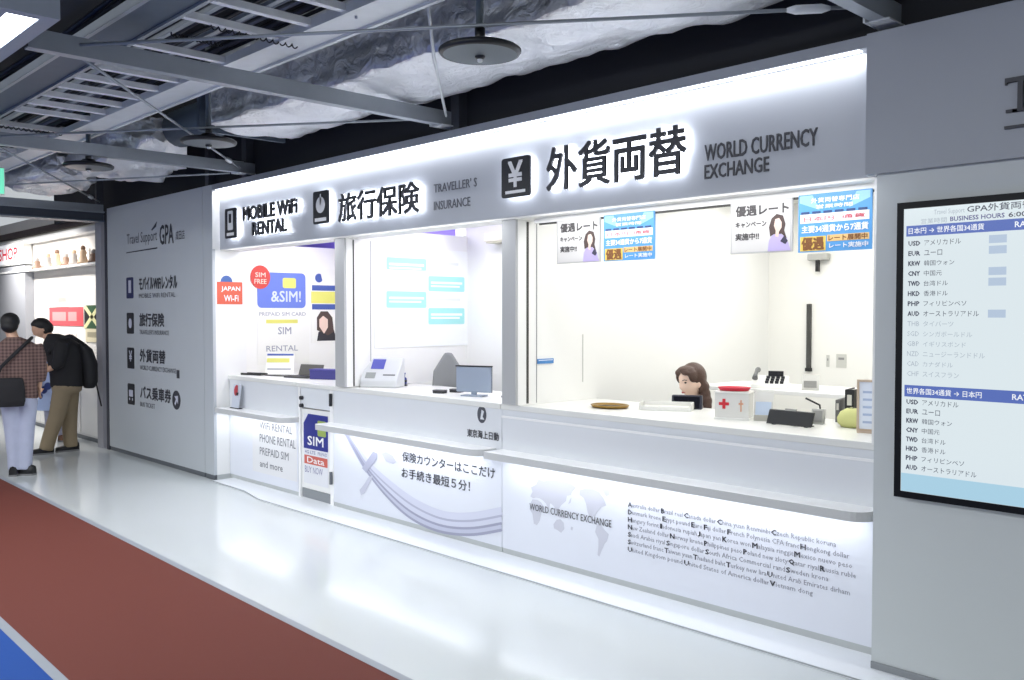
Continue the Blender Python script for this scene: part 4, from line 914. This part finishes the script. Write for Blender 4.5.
t=thing('storage_box','dark indigo box on the left counter beside partition','box',(q.x,q.y+.06,CT),rz=.45)
MB().box(-.16,.16,-.06,.06,0,.085).build('body',M('indigo',(58,56,128),.5),t,bevel=.004,local=True); MB().box(-.165,.165,-.065,.065,.085,.098).build('lid',M('indigo_lid',(66,64,140),.5),t,bevel=.003,local=True)
q=C_(250,375)
t=thing('mouse_tray','flat black tray at the left end of the left counter','tray',(q.x+.03,q.y+.03,CT),rz=.3)
MB().box(-.14,.14,-.05,.05,0,.012).build('base',rub_m,t,bevel=.003,local=True)
mb=MB(); mb.box(-.14,.14,.042,.05,.012,.022); mb.box(-.14,.14,-.05,-.042,.012,.022); mb.build('rim',rub_m,t,local=True)
t=thing('price_stand','standing price card with yellow stripe on left counter','stand',(-8.50,.60,CT),rz=.75)
mb=MB(); mb.prism([(-.15,0,.005),(.15,0,.005),(.15,.05,.22),(-.15,.05,.22)],(0,.006,0)); mb.build('card',M('sheet_cream',(236,235,228),.5),t,local=True)
def pc(x0,x1,u0,u1,nm,m): 
    mb=MB(); f=lambda x,u:(x,.05*u-.0008,.005+.215*u); mb.prism([f(x0,u0),f(x1,u0),f(x1,u1),f(x0,u1)],(0,-.0012,0)); mb.build(nm,m,t,local=True)
pc(-.14,.14,.88,.97,'blue_stripe',M('poster_band',(66,88,160),.45)); pc(-.14,.10,.55,.75,'yellow_stripe',M('poster_lime',(222,218,110),.45)); pc(-.13,.12,.2,.26,'printed_line',M('print_gray',(150,152,166),.5))
mb=MB(); mb.box(-.15,.15,.0,.10,0,.005); mb.build('foot',plast_m,t,local=True)
# small holder on the left bag shelf
t=thing('flyer_holder','small flyer holder with red mark on the left bag shelf','holder',(-8.50,.10,.748))
box(-.09-8.50,.09-8.50,.09,.135,.748,.756).build('base',dark_m,t)
mb=MB(); mb.prism([(-8.58,.10,.756),(-8.42,.10,.756),(-8.42,.13,.99),(-8.58,.13,.99)],(0,.004,0)); mb.build('card',M('flyer_pale',(206,212,224),.45),t)
polys(Frame((-8.5,.119,.93),(1,0,0),(0,.127,.99)),[disc(0,0,.045,.055,20,60,320)],.002,.001).build('red_mark',M('flyer_red',(190,60,70),.45),t)
polys(Frame((-8.5,.119,.93),(1,0,0),(0,.127,.99)),[[(.0,-.05),(.045,-.05),(.05,-.02),(.0,-.02)]],.002,.001).build('dark_mark',dark_m,t)

# ------------------------------------------------------------------ shop beyond the panel
q0=at(1,.1,22,240);q1=at(1,.1,22,264)
t=thing('shop_sign','white lit shop sign with red letters at the left edge','sign',(q0.x-.9,.1,q1.z))
box(q0.x-1.9,q0.x,.11,.24,q1.z,q0.z).build('box',plast_m,t,bevel=.01)
box(q0.x-1.87,q0.x-.03,.104,.11,q1.z+.03,q0.z-.03).build('face',M('sign_face',(230,230,230),.4,emit=(236,238,244),es=.55),t)
FSn=FY(.104); xx=at(1,.1,17,250).x
texts('lettering',[('SHOP',xx-1.02,xx,q1.z+.09,q0.z-.09,.03)],M('sign_red',(206,40,56),.5,emit=(206,40,56),es=.4),t,FSn,d=.002)
struct('wall_shop_pier', box(q0.x-1.6,q0.x+.05,.12,.25,0,q1.z-.02), M('pier_gray',(150,152,158),.6), 'gray pier below the shop sign','wall')
FSh=FY(.25)
def sr(px0,py0,px1,py1,y=.24): a=at(1,y,px0,py0);b_=at(1,y,px1,py1); return a.x,b_.x,min(a.z,b_.z),max(a.z,b_.z)
t=thing('red_banner','red banner on the shop wall above the dark shirted man','banner',(-13.8,.24,1.6))
x0,x1,_,_=sr(49,308,83,325); rects(FSh,[(x0,x1,1.53,1.80)],.002,.006).build('cloth',M('banner_red',(205,78,84),.6),t); rects(FSh,[(x0+.15,x0+.75,1.60,1.73),(x0+.85,x0+1.2,1.60,1.73)],.0085,.001).build('pale_block',M('banner_pale',(226,140,140),.6),t)
t=thing('flag','black green and yellow flag cloth hanging on the shop wall','flag',(-12.8,.24,1.5))
x0,x1,_,_=sr(84,308,100,328); z0,z1=1.50,1.82; W=x1-x0;H=z1-z0; fg=lambda pts:[(x0+W*a,z0+H*b_) for a,b_ in pts]
rects(FSh,[(x0,x1,z0,z1)],.002,.006).build('black_field',M('flag_black',(30,30,32),.6),t)
polys(FSh,[fg([(0,1),(1,1),(.5,.5)]),fg([(0,0),(.5,.5),(1,0)])],.0085,.001).build('green_field',M('flag_green',(52,84,56),.6),t)
polys(FSh,[fg([(0,.0),(.12,0),(1,.88),(1,1),(.88,1),(0,.12)]),fg([(0,1),(0,.88),(.88,0),(1,0),(1,.12),(.12,1)])],.010,.001).build('yellow_cross',M('flag_yellow',(216,212,160),.6),t)
gm=[M('goods_brown',(120,92,76),.6),M('goods_gray',(140,134,130),.6),M('goods_tan',(176,150,124),.6)]
for i,(px,label) in enumerate(((37,'farthest left'),(48,'second from the left'),(57,'third from the left'),(66,'middle'),(74,'third from the right'),(83,'second from the right'),(94,'rightmost'))):
    x0=at(1,.17,px,250).x; h=.15+.04*(i%3)
    t=thing('souvenir_figure',label+' of the small figures on the shop wall ledge','figure',(x0,.17,2.385),group='figures on the shop wall ledge')
    MB().lathe([(0,0),(.08,0),(.07,.03),(.04,h*.5),(.05,h*.7),(.03,h*.85),(0,h*.86)],(x0,.17,2.385),16).build('body',gm[i%3],t)
    MB().ball((x0,.17,2.385+h*.93),.036,.036,.04,12).build('head',gm[(i+1)%3],t)
for i,(px,py,c,label) in enumerate(((92,335,(210,200,170),'upper framed goods card right of the flag'),(70,340,(216,206,200),'pale goods card below the red banner'),(30,330,(170,176,186),'gray goods card between the two men'),(62,300,(214,196,190),'small pink goods card above the red banner'))):
    a=at(1,.24,px,py); t=thing('goods_card',label,'card',(a.x,.24,a.z),group='goods cards on the shop wall')
    rects(FSh,[(a.x-.25,a.x+.25,a.z-.10,a.z+.10)],.002,.006).build('card',M('goods_card_%d'%i,c,.6),t); rects(FSh,[(a.x-.18,a.x+.18,a.z-.03,a.z+.04)],.0085,.001).build('printed_block',M('goods_card_ink_%d'%i,tuple(int(v*.75) for v in c),.6),t)
t=thing('display_cabinet','low white display cabinet along the shop wall','cabinet',(-13.6,.05,0))
box(-15.5,-12.05,.09,.235,.06,.80).build('body',M('cabinet_white',(206,205,203),.5),t); box(-15.5,-12.05,.11,.235,0,.06).build('plinth',dkick_m,t); box(-15.52,-12.03,.07,.235,.80,.84).build('top',white_m,t)
for i in range(4): box(-15.48+.86*i,-14.66+.86*i,+.08,.09,.09,.77).build('door',M('cabinet_door',(214,213,211),.5),t)

# ------------------------------------------------------------------ people
def stack(mb, rings, n=24):                         # rings: (cx,cy,cz,rx,ry), closed at both ends
    R=[]
    for cx,cy,cz,rx,ry in rings: R.append([mb.bm.verts.new((cx+rx*math.cos(k*2*PI/n),cy+ry*math.sin(k*2*PI/n),cz)) for k in range(n)])
    for A,B in zip(R,R[1:]):
        for k in range(n): mb.bm.faces.new((A[k],A[(k+1)%n],B[(k+1)%n],B[k]))
    mb.bm.faces.new(R[0][::-1]); mb.bm.faces.new(R[-1])
def fuse(name, mb, mats, parent, vox=.012, smooth=4):
    bm=mb.bm; bmesh.ops.recalc_face_normals(bm,faces=bm.faces)
    me=bpy.data.meshes.new(name); bm.to_mesh(me); bm.free(); o=bpy.data.objects.new(name,me); COL.objects.link(o)
    r=o.modifiers.new('r','REMESH'); r.mode='VOXEL'; r.voxel_size=vox; r.use_smooth_shade=True
    s=o.modifiers.new('s','SMOOTH'); s.iterations=smooth; s.factor=.5
    bpy.context.view_layer.update()
    m2=bpy.data.meshes.new_from_object(o.evaluated_get(bpy.context.evaluated_depsgraph_get())); bpy.data.objects.remove(o); bpy.data.meshes.remove(me)
    m2.materials.clear()
    return link(name,m2,mats,parent,True)
def head(mb, c, rot, s=1.0):
    v=bmesh.ops.create_uvsphere(mb.bm,u_segments=36,v_segments=24,radius=1)['verts']; g=lambda a:math.exp(-a*a)
    for q in v:
        x,y,z=q.co; f=max(0,-y)
        X=x*.076;Y=y*.096;Z=z*.116
        if z<0: X*=1-.30*(-z)**1.3; Y*=(1-.10*(-z)) 
        Y-=f*.024*g(x/.16)*g((z+.16)/.20)                         # nose
        Y+=f*.010*(g((abs(x)-.40)/.2)*g((z-.10)/.14))              # eye sockets
        Y-=f*.007*g(x/.3)*g((z+.50)/.10)                           # lips
        Y-=f*.009*g(x/.35)*g((z+.86)/.2)                           # chin
        Y-=f*.006*g((z-.28)/.14)*g(x/.6)                           # brow
        q.co=(X,Y,Z)
    e=[]
    for sg in (-1,1): e+=bmesh.ops.create_uvsphere(mb.bm,u_segments=12,v_segments=8,radius=1,matrix=Matrix.Translation((sg*.075,.008,-.012))@Matrix.Diagonal((.012,.018,.032,1)))['verts']
    bmesh.ops.transform(mb.bm,matrix=Matrix.Translation(c)@rot.to_4x4()@Matrix.Scale(s,4),verts=v+e)
def hand(mb, w, d, side, curl=.5, s=1.0, r=.010):
    """w wrist, d pointing direction, side towards the thumb"""
    w=Vector(w); d=Vector(d).normalized(); side=(Vector(side)-d*Vector(side).dot(d)).normalized(); nrm=d.cross(side)
    pc_=w+d*.045*s
    mb.ball(pc_,.5*.085*s,.045*s*.42,.055*s,12,Matrix((side,nrm,d)).transposed())
    for i,(o,l) in enumerate(((.030,.070),(.010,.080),(-.010,.074),(-.029,.058))):
        a=w+d*.075*s+side*o*s; p=[a]; dd=d.copy()
        for k_ in range(3):
            dd=(dd+nrm*curl*.45).normalized(); p.append(p[-1]+dd*l*s/3)
        mb.tube([w+d*.04*s+side*o*.8*s]+p,[r*s,r*s,r*.95*s,r*.85*s,r*.7*s],8)
    a=w+d*.025*s+side*.032*s; mb.tube([w+d*.015*s+side*.015*s,a,a+(d*.6+side*.6+nrm*.2)*.035*s,a+(d*.9+side*.55+nrm*.5)*.058*s],[r*1.1*s,r*1.1*s,r*s,r*.75*s],8)
def limb(mb, pts): mb.tube([p[:3] for p in pts],[p[3] for p in pts],14)
def shoe(t, x,y,rz,m,sole,name='shoe',l=.27):
    mb=MB(); R=Matrix.Rotation(rz,3,'Z')
    prof=[(-.09,.036,.085),(-.06,.042,.095),(0,.045,.085),(.06,.047,.062),(.12,.045,.052),(.16,.036,.045),(.178,.015,.035)]
    rings=[]
    for u,wd,h in prof:
        rings.append([mb.bm.verts.new(Vector((x,y,0))+R@Vector((wd*cx,-u,.018+h*cz))) for cx,cz in ((-1,0),(-1,.45),(-.7,.85),(0,1),(.7,.85),(1,.45),(1,0))])
    for A,B in zip(rings,rings[1:]):
        for k_ in range(6): f=mb.bm.faces.new((A[k_],A[k_+1],B[k_+1],B[k_])); f.smooth=True
        mb.bm.faces.new((A[6],A[0],B[0],B[6]))
    mb.bm.faces.new(rings[0]); mb.bm.faces.new(rings[-1][::-1]); o=mb.build(name,m,t,local=True)
    mb=MB(); mb.prism([Vector((x,y,0))+R@Vector((a,b_,0)) for a,b_ in ([(wd+.003,-u) for u,wd,h in prof]+[(-wd-.003,-u) for u,wd,h in prof[::-1]])],(0,0,.02)); mb.build('sole',sole,o,local=True)
skin_m=M('skin',(214,170,142),.55,var=.03,vscale=20); skinw_m=M('skin_fair',(238,206,186),.5,var=.02,vscale=20)
hairb_m=M('black_hair',(28,26,26),.55,bump=.3,bscale=90); hairbr_m=M('brown_hair',(72,48,38),.45,bump=.35,bscale=110)
jean_m=M('blue_jeans',(178,184,206),.85,bump=.15,bscale=180,var=.12,vscale=9); khaki_m=M('khaki_cloth',(150,134,108),.85,bump=.12,bscale=160,var=.08,vscale=8)
blk_m=M('black_cloth',(34,33,36),.85,bump=.15,bscale=120,var=.1); sole_m=M('sole_gray',(120,120,122),.7)
# checked shirt
chk_m=bpy.data.materials.new('checked_shirt'); chk_m.use_nodes=True; nt=chk_m.node_tree; p=nt.nodes['Principled BSDF']; p.inputs['Roughness'].default_value=.85
tc=nt.nodes.new('ShaderNodeTexCoord'); prev=None
for i,(dr,sc) in enumerate((('X',9),('Z',9))):
    wv=nt.nodes.new('ShaderNodeTexWave'); wv.bands_direction=dr; wv.inputs['Scale'].default_value=sc; nt.links.new(tc.outputs['Object'],wv.inputs['Vector'])
    cr=nt.nodes.new('ShaderNodeValToRGB'); cr.color_ramp.elements[0].color=(.07,.04,.036,1); cr.color_ramp.elements[1].color=(.24,.15,.13,1); nt.links.new(wv.outputs['Fac'],cr.inputs[0])
    if prev is None: prev=cr
    else:
        mx=nt.nodes.new('ShaderNodeMix'); mx.data_type='RGBA'; mx.inputs[0].default_value=.5; nt.links.new(prev.outputs[0],mx.inputs[6]); nt.links.new(cr.outputs[0],mx.inputs[7]); nt.links.new(mx.outputs[2],p.inputs['Base Color'])
dress_m=bpy.data.materials.new('blue_patterned_cloth'); dress_m.use_nodes=True; nt=dress_m.node_tree; p=nt.nodes['Principled BSDF']; p.inputs['Roughness'].default_value=.85
tc=nt.nodes.new('ShaderNodeTexCoord'); vo=nt.nodes.new('ShaderNodeTexVoronoi'); vo.inputs['Scale'].default_value=7; nt.links.new(tc.outputs['Object'],vo.inputs['Vector'])
cr=nt.nodes.new('ShaderNodeValToRGB'); cr.color_ramp.elements[0].color=(.03,.05,.2,1); cr.color_ramp.elements[0].position=.33; cr.color_ramp.elements[1].color=(.42,.52,.78,1); cr.color_ramp.elements[1].position=.40; nt.links.new(vo.outputs['Distance'],cr.inputs[0]); nt.links.new(cr.outputs[0],p.inputs['Base Color'])

def RX(a): return Matrix.Rotation(a,3,'X')
def RZ(a): return Matrix.Rotation(a,3,'Z')
# man in checked shirt, seen from behind (faces local +y)
g1=at(2,0,20,475)
p1=thing('person','person in brown checked shirt and pale blue jeans with black shoulder bag','person',tuple(g1),rz=math.radians(74.7))
mb=MB()
head(mb,(-.07,.03,1.585),RZ(PI-.35)@RX(.12)); limb(mb,[(-.06,.02,1.50,.055),(-.03,0,1.40,.06)])
stack(mb,[(0,0,.86,.15,.10),(0,0,1.05,.14,.09),(0,0,1.22,.16,.10),(-.01,0,1.36,.17,.09),(-.02,0,1.43,.08,.06)])
limb(mb,[(.17,0,1.36,.05),(.205,.02,1.12,.04),(.19,.10,.92,.03)]); limb(mb,[(-.19,0,1.36,.05),(-.235,.04,1.12,.04),(-.20,.16,.95,.03)])
hand(mb,(.19,.10,.92),(-.05,.35,-1),(-.6,1,0),.5); hand(mb,(-.20,.16,.95),(.1,.5,-.8),(.6,1,0),.5)
for sx in (-.08,.085): limb(mb,[(sx,0,.88,.08),(sx*.75,.01,.48,.055),(sx*.55,-.01,.09,.04)])
fuse('body',mb,skin_m,p1,.009,3)
mb=MB()
stack(mb,[(0,0,.80,.185,.125),(0,0,.95,.18,.12),(0,0,1.10,.175,.118),(0,0,1.24,.19,.122),(-.005,0,1.36,.205,.115),(-.02,0,1.42,.13,.085),(-.04,.01,1.46,.065,.065)])
limb(mb,[(.16,0,1.37,.075),(.20,.01,1.24,.068),(.215,.03,1.08,.06),(.205,.06,.99,.055)]); limb(mb,[(-.18,0,1.37,.075),(-.225,.01,1.24,.068),(-.245,.04,1.08,.06),(-.225,.10,1.0,.055)])
fuse('shirt',mb,chk_m,p1,.014,5)
mb=MB()
stack(mb,[(0,0,.74,.17,.125),(0,0,.84,.172,.125),(0,0,.92,.165,.115)])
limb(mb,[(-.08,0,.80,.098),(-.065,.01,.48,.078),(-.05,-.01,.20,.068),(-.045,-.01,.06,.070)]); limb(mb,[(.085,0,.80,.098),(.07,-.01,.48,.078),(.055,-.02,.20,.068),(.05,-.02,.06,.070)])
fuse('jeans',mb,jean_m,p1,.014,5)
mb=MB(); mb.ball((-.07,.022,1.625),.092,.110,.092,24); mb.ball((-.075,-.02,1.575),.082,.085,.075,20); mb.prism([(-.15,.10,1.625),(-.10,.20,1.61),(-.02,.20,1.61),(0,.10,1.625)],(0,0,.014)); fuse('cap',mb,hairb_m,p1,.009,3)
shoe(p1,-.05,0,PI-.2,rub_m,sole_m); shoe(p1,.06,-.03,PI+1.0,rub_m,sole_m)
mb=MB(); stack(mb,[(-.10,-.16,.74,.15,.045),(-.10,-.165,.80,.165,.06),(-.10,-.165,.95,.16,.06),(-.10,-.16,1.04,.145,.04)]); b1=fuse('shoulder_bag',mb,blk_m,p1,.012,4)
mb=MB()
def strap(mb,pts,w=.02): 
    for i in range(len(pts)-1): mb.tube([pts[i],pts[i+1]],w,6)
mb.tube([(-.22,-.155,1.0),(-.16,-.15,1.15),(-.02,-.145,1.30),(.10,-.10,1.42),(.13,0,1.45)],.018,8); mb.build('strap',blk_m,b1,local=True)

# man in black shirt bending to the left (faces local -x)
g2=at(2,0,57,452.5)
p2=thing('person','person in black shirt and khaki trousers bending to the left, black backpack on back','person',tuple(g2),rz=math.radians(77))
mb=MB()
head(mb,(-.155,.03,1.52),RZ(-PI/2+.25)@RX(.55)); limb(mb,[(-.10,.02,1.45,.058),(.0,.01,1.36,.065)])
stack(mb,[(.11,0,.86,.12,.15),(.11,0,1.05,.12,.14),(.08,0,1.22,.14,.17),(.04,0,1.36,.12,.16),(.01,0,1.42,.07,.08)])
limb(mb,[(.05,-.18,1.34,.052),(.0,-.20,1.08,.042),(-.17,-.16,1.0,.032)]); limb(mb,[(.05,.19,1.34,.052),(.0,.20,1.08,.042),(-.18,.10,1.02,.032)])
hand(mb,(-.17,-.16,1.0),(-1,.3,-.5),(0,.4,1),.6); hand(mb,(-.18,.10,1.02),(-1,-.2,-.3),(0,-.4,1),.6)
limb(mb,[(.11,-.09,.88,.085),(.0,-.08,.46,.055),(-.13,-.07,.09,.04)]); limb(mb,[(.13,.09,.88,.085),(.14,.08,.46,.055),(.16,.06,.09,.04)])
fuse('body',mb,skin_m,p2,.009,3)
mb=MB()
stack(mb,[(.12,0,.80,.185,.18),(.12,0,.95,.19,.18),(.11,0,1.10,.20,.185),(.09,0,1.22,.215,.20),(.06,0,1.34,.20,.205),(.02,0,1.42,.13,.13),(-.03,.01,1.46,.075,.075)])
limb(mb,[(.07,-.18,1.36,.085),(.03,-.215,1.20,.075),(.01,-.21,1.10,.068),(-.05,-.19,1.06,.060)]); limb(mb,[(.07,.18,1.36,.085),(.03,.21,1.20,.075),(.01,.20,1.10,.068),(-.06,.18,1.07,.060)])
fuse('shirt',mb,blk_m,p2,.015,5)
mb=MB()
stack(mb,[(.12,0,.74,.165,.175),(.12,0,.82,.175,.18),(.12,0,.92,.165,.17)])
limb(mb,[(.07,-.09,.80,.115),(.0,-.08,.46,.095),(-.08,-.075,.22,.085),(-.125,-.07,.05,.082)]); limb(mb,[(.16,.09,.80,.115),(.15,.08,.46,.095),(.15,.07,.22,.085),(.16,.06,.05,.082)])
fuse('trousers',mb,khaki_m,p2,.015,5)
mb=MB(); mb.ball((-.150,.03,1.570),.108,.092,.088,24); mb.ball((-.10,.03,1.53),.088,.086,.088,20); mb.ball((-.215,.03,1.575),.05,.07,.035,16); fuse('hair',mb,hairb_m,p2,.009,3)
shoe(p2,-.13,-.07,-PI/2+.15,rub_m,sole_m); shoe(p2,.16,.06,-PI/2+.2,rub_m,sole_m)
mb=MB(); stack(mb,[(.37,0,.78,.06,.12),(.38,0,.85,.09,.15),(.37,0,1.08,.10,.155),(.33,0,1.26,.085,.14),(.28,0,1.34,.05,.10)]); bp=fuse('backpack',mb,M('backpack_black',(24,24,28),.7,bump=.1,bscale=80),p2,.012,4)
for sy in (-.12,.12):
    MB().tube([(.30,sy,1.33),(.17,sy*1.1,1.43),(.0,sy*1.1,1.38),(-.09,sy*1.15,1.22)],.022,8).build('strap',blk_m,bp,local=True)
MB().tube([(.44,-.05,.85),(.47,-.06,.70),(.50,-.05,.55)],.010,6).build('hanging_strap',blk_m,bp,local=True)

# person mostly hidden behind the bending man
g3=at(2,0,56,441)
p3=thing('person','person in blue patterned clothes mostly hidden behind the bending man','person',tuple(g3),rz=math.radians(77))
mb=MB(); head(mb,(.0,.02,1.30),RX(.3)); limb(mb,[(0,.03,1.22,.045),(0,.04,1.14,.05)]); stack(mb,[(0,.04,.70,.12,.09),(0,.04,.90,.11,.08),(0,.04,1.08,.14,.085),(0,.04,1.15,.06,.05)])
for sg in (-1,1):
    limb(mb,[(sg*.15,.04,1.08,.04),(sg*.20,.03,.86,.034),(sg*.19,-.10,.72,.026)]); hand(mb,(sg*.19,-.10,.72),(0,-.8,-.5),(-sg,0,.3),.5,.85,.0105)
    limb(mb,[(sg*.075,.04,.70,.07),(sg*.07,.03,.38,.048),(sg*.07,.03,.06,.034)])
fuse('body',mb,skin_m,p3,.010,3)
mb=MB(); stack(mb,[(0,.04,.42,.23,.17),(0,.04,.60,.20,.15),(0,.04,.80,.16,.12),(0,.04,.95,.155,.11),(0,.04,1.08,.17,.105),(0,.04,1.14,.09,.07)])
for sg in (-1,1): limb(mb,[(sg*.14,.04,1.08,.06),(sg*.19,.035,.92,.05)])
fuse('dress',mb,dress_m,p3,.014,4)
mb=MB()
for sg in (-1,1): limb(mb,[(sg*.075,.04,.55,.075),(sg*.07,.03,.30,.062),(sg*.07,.03,.06,.058)])
fuse('leggings',mb,M('patterned_leggings',(150,150,168),.8,var=.35,vscale=22),p3,.012,3)
mb=MB(); mb.ball((0,.035,1.335),.088,.10,.10,20); mb.ball((0,.07,1.26),.085,.06,.11,20); fuse('hair',mb,hairb_m,p3,.010,3)
for sg in (-1,1): shoe(p3,sg*.07,.03,0,M('tan_shoe',(120,84,62),.6),sole_m)

# clerk seated behind the exchange counter (faces local -y)
gc=at(1,1.12,696,380)
p4=thing('person','seated clerk with brown shoulder length hair behind the exchange counter','person',(gc.x,gc.y,0),rz=math.radians(-13))
hz=gc.z-.01
mb=MB(); hr=RX(.20)
head(mb,(0,-.045,hz),hr,.98); limb(mb,[(0,0,hz-.09,.05),(0,.015,hz-.19,.055)])
sh=hz-.27
stack(mb,[(0,.04,.50,.16,.13),(0,.04,.62,.14,.10),(0,.03,.78,.125,.09),(0,.02,sh-.08,.145,.095),(0,.015,sh+.02,.15,.075),(0,.012,sh+.07,.07,.055)])
for sg in (-1,1):
    limb(mb,[(sg*.155,.015,sh,.045),(sg*.20,-.02,sh-.24,.036),(sg*.13,-.22,sh-.235,.027)])
    hand(mb,(sg*.13,-.22,sh-.235),(-sg*.3,-1,-.15),(-sg,0,.4),.35,.88,.0095)
    limb(mb,[(sg*.085,.03,.54,.085),(sg*.09,-.38,.52,.06),(sg*.09,-.40,.30,.048),(sg*.09,-.38,.08,.036)])
fuse('body',mb,skinw_m,p4,.0065,3)
T=Matrix.Translation((0,-.045,hz))@hr.to_4x4()@Matrix.Scale(.98,4)
for sg in (-1,1):
    mb=MB(); mb.ball(T@Vector((sg*.030,-.0795,.014)),.013,.006,.0065,12); mb.build('eye',M('eye_dark',(48,34,30),.2),p4,local=True)
    mb=MB(); mb.tube([T@Vector((sg*.015,-.091,.030)),T@Vector((sg*.032,-.088,.036)),T@Vector((sg*.048,-.076,.031))],.0028,6); mb.build('eyebrow',hairbr_m,p4,local=True)
mb=MB(); mb.tube([T@Vector((-.02,-.083,-.056)),T@Vector((0,-.0925,-.057)),T@Vector((.02,-.083,-.056))],[.002,.0055,.002],8); mb.build('lips',M('lip_rose',(196,106,104),.4),p4,local=True)
mb=MB()
def hb(c,rx,ry,rz_,n=20): mb.ball(T@Vector(c),rx,ry,rz_,n,hr)
hb((0,.028,.030),.088,.096,.102,28); hb((0,-.030,.098),.066,.056,.024); hb((.03,-.068,.084),.036,.022,.020); hb((-.045,-.060,.076),.030,.026,.026)
hb((.066,-.030,.050),.020,.040,.042); hb((-.066,-.034,.040),.022,.038,.052)
for sg in (-1,1):
    for (x,y,z,r) in ((.074,.034,.0,.026),(.076,.040,-.05,.032),(.080,.044,-.10,.034),(.090,.040,-.145,.034),(.100,.030,-.180,.028)): hb((sg*x,y,z),r*.8,r*1.3,r*1.3,14)
for (z,ry) in ((-.05,.05),(-.10,.05),(-.15,.045),(-.185,.04)): hb((0,.072,z),.088,ry,.05,18)
fuse('hair',mb,hairbr_m,p4,.007,3)
mb=MB()
stack(mb,[(0,.03,.56,.165,.125),(0,.03,.70,.155,.115),(0,.025,.84,.15,.11),(0,.02,sh-.08,.168,.115),(0,.015,sh+.02,.172,.095),(0,.012,sh+.062,.09,.068)])
for sg in (-1,1): limb(mb,[(sg*.15,.015,sh+.005,.062),(sg*.195,-.01,sh-.20,.052),(sg*.19,-.06,sh-.25,.046),(sg*.15,-.17,sh-.24,.040)])
fuse('blouse',mb,M('white_blouse',(236,235,236),.8,bump=.08,bscale=90),p4,.010,4)
mb=MB(); stack(mb,[(0,.03,.55,.172,.132),(0,.03,.70,.162,.122),(0,.025,.84,.157,.117),(0,.02,sh-.09,.168,.120)]); fuse('vest',mb,M('navy_vest',(40,42,58),.8),p4,.010,4)
mb=MB(); mb.tube([(-.06,-.055,sh+.07),(-.045,-.095,sh+.03),(0,-.115,sh-.01),(.045,-.095,sh+.03),(.06,-.055,sh+.07)],.016,8); mb.build('collar',M('white_blouse',(236,235,236),.8),p4,local=True)
mb=MB()
for sg in (-1,1): limb(mb,[(sg*.085,.03,.545,.10),(sg*.09,-.36,.53,.078),(sg*.09,-.40,.48,.072)])
stack(mb,[(0,.04,.47,.175,.15),(0,.04,.56,.175,.14)]); fuse('skirt',mb,M('navy_vest',(40,42,58),.8),p4,.013,4)
for sg in (-1,1): shoe(p4,sg*.09,-.38,0,rub_m,sole_m)
t=thing('stool','round white stool under the seated clerk','stool',(gc.x,gc.y,0),rz=math.radians(-13))
MB().lathe([(0,.40),(.19,.40),(.20,.42),(.20,.44),(.18,.455),(0,.455)],(0,.05,0),32).build('seat',plast_m,t,local=True); MB().tube([(0,.05,.03),(0,.05,.40)],.03,12).build('post',steel_m,t,local=True); MB().lathe([(0,.0),(.20,.0),(.20,.015),(.05,.04),(0,.04)],(0,.05,0),32).build('base',steel_m,t,local=True)
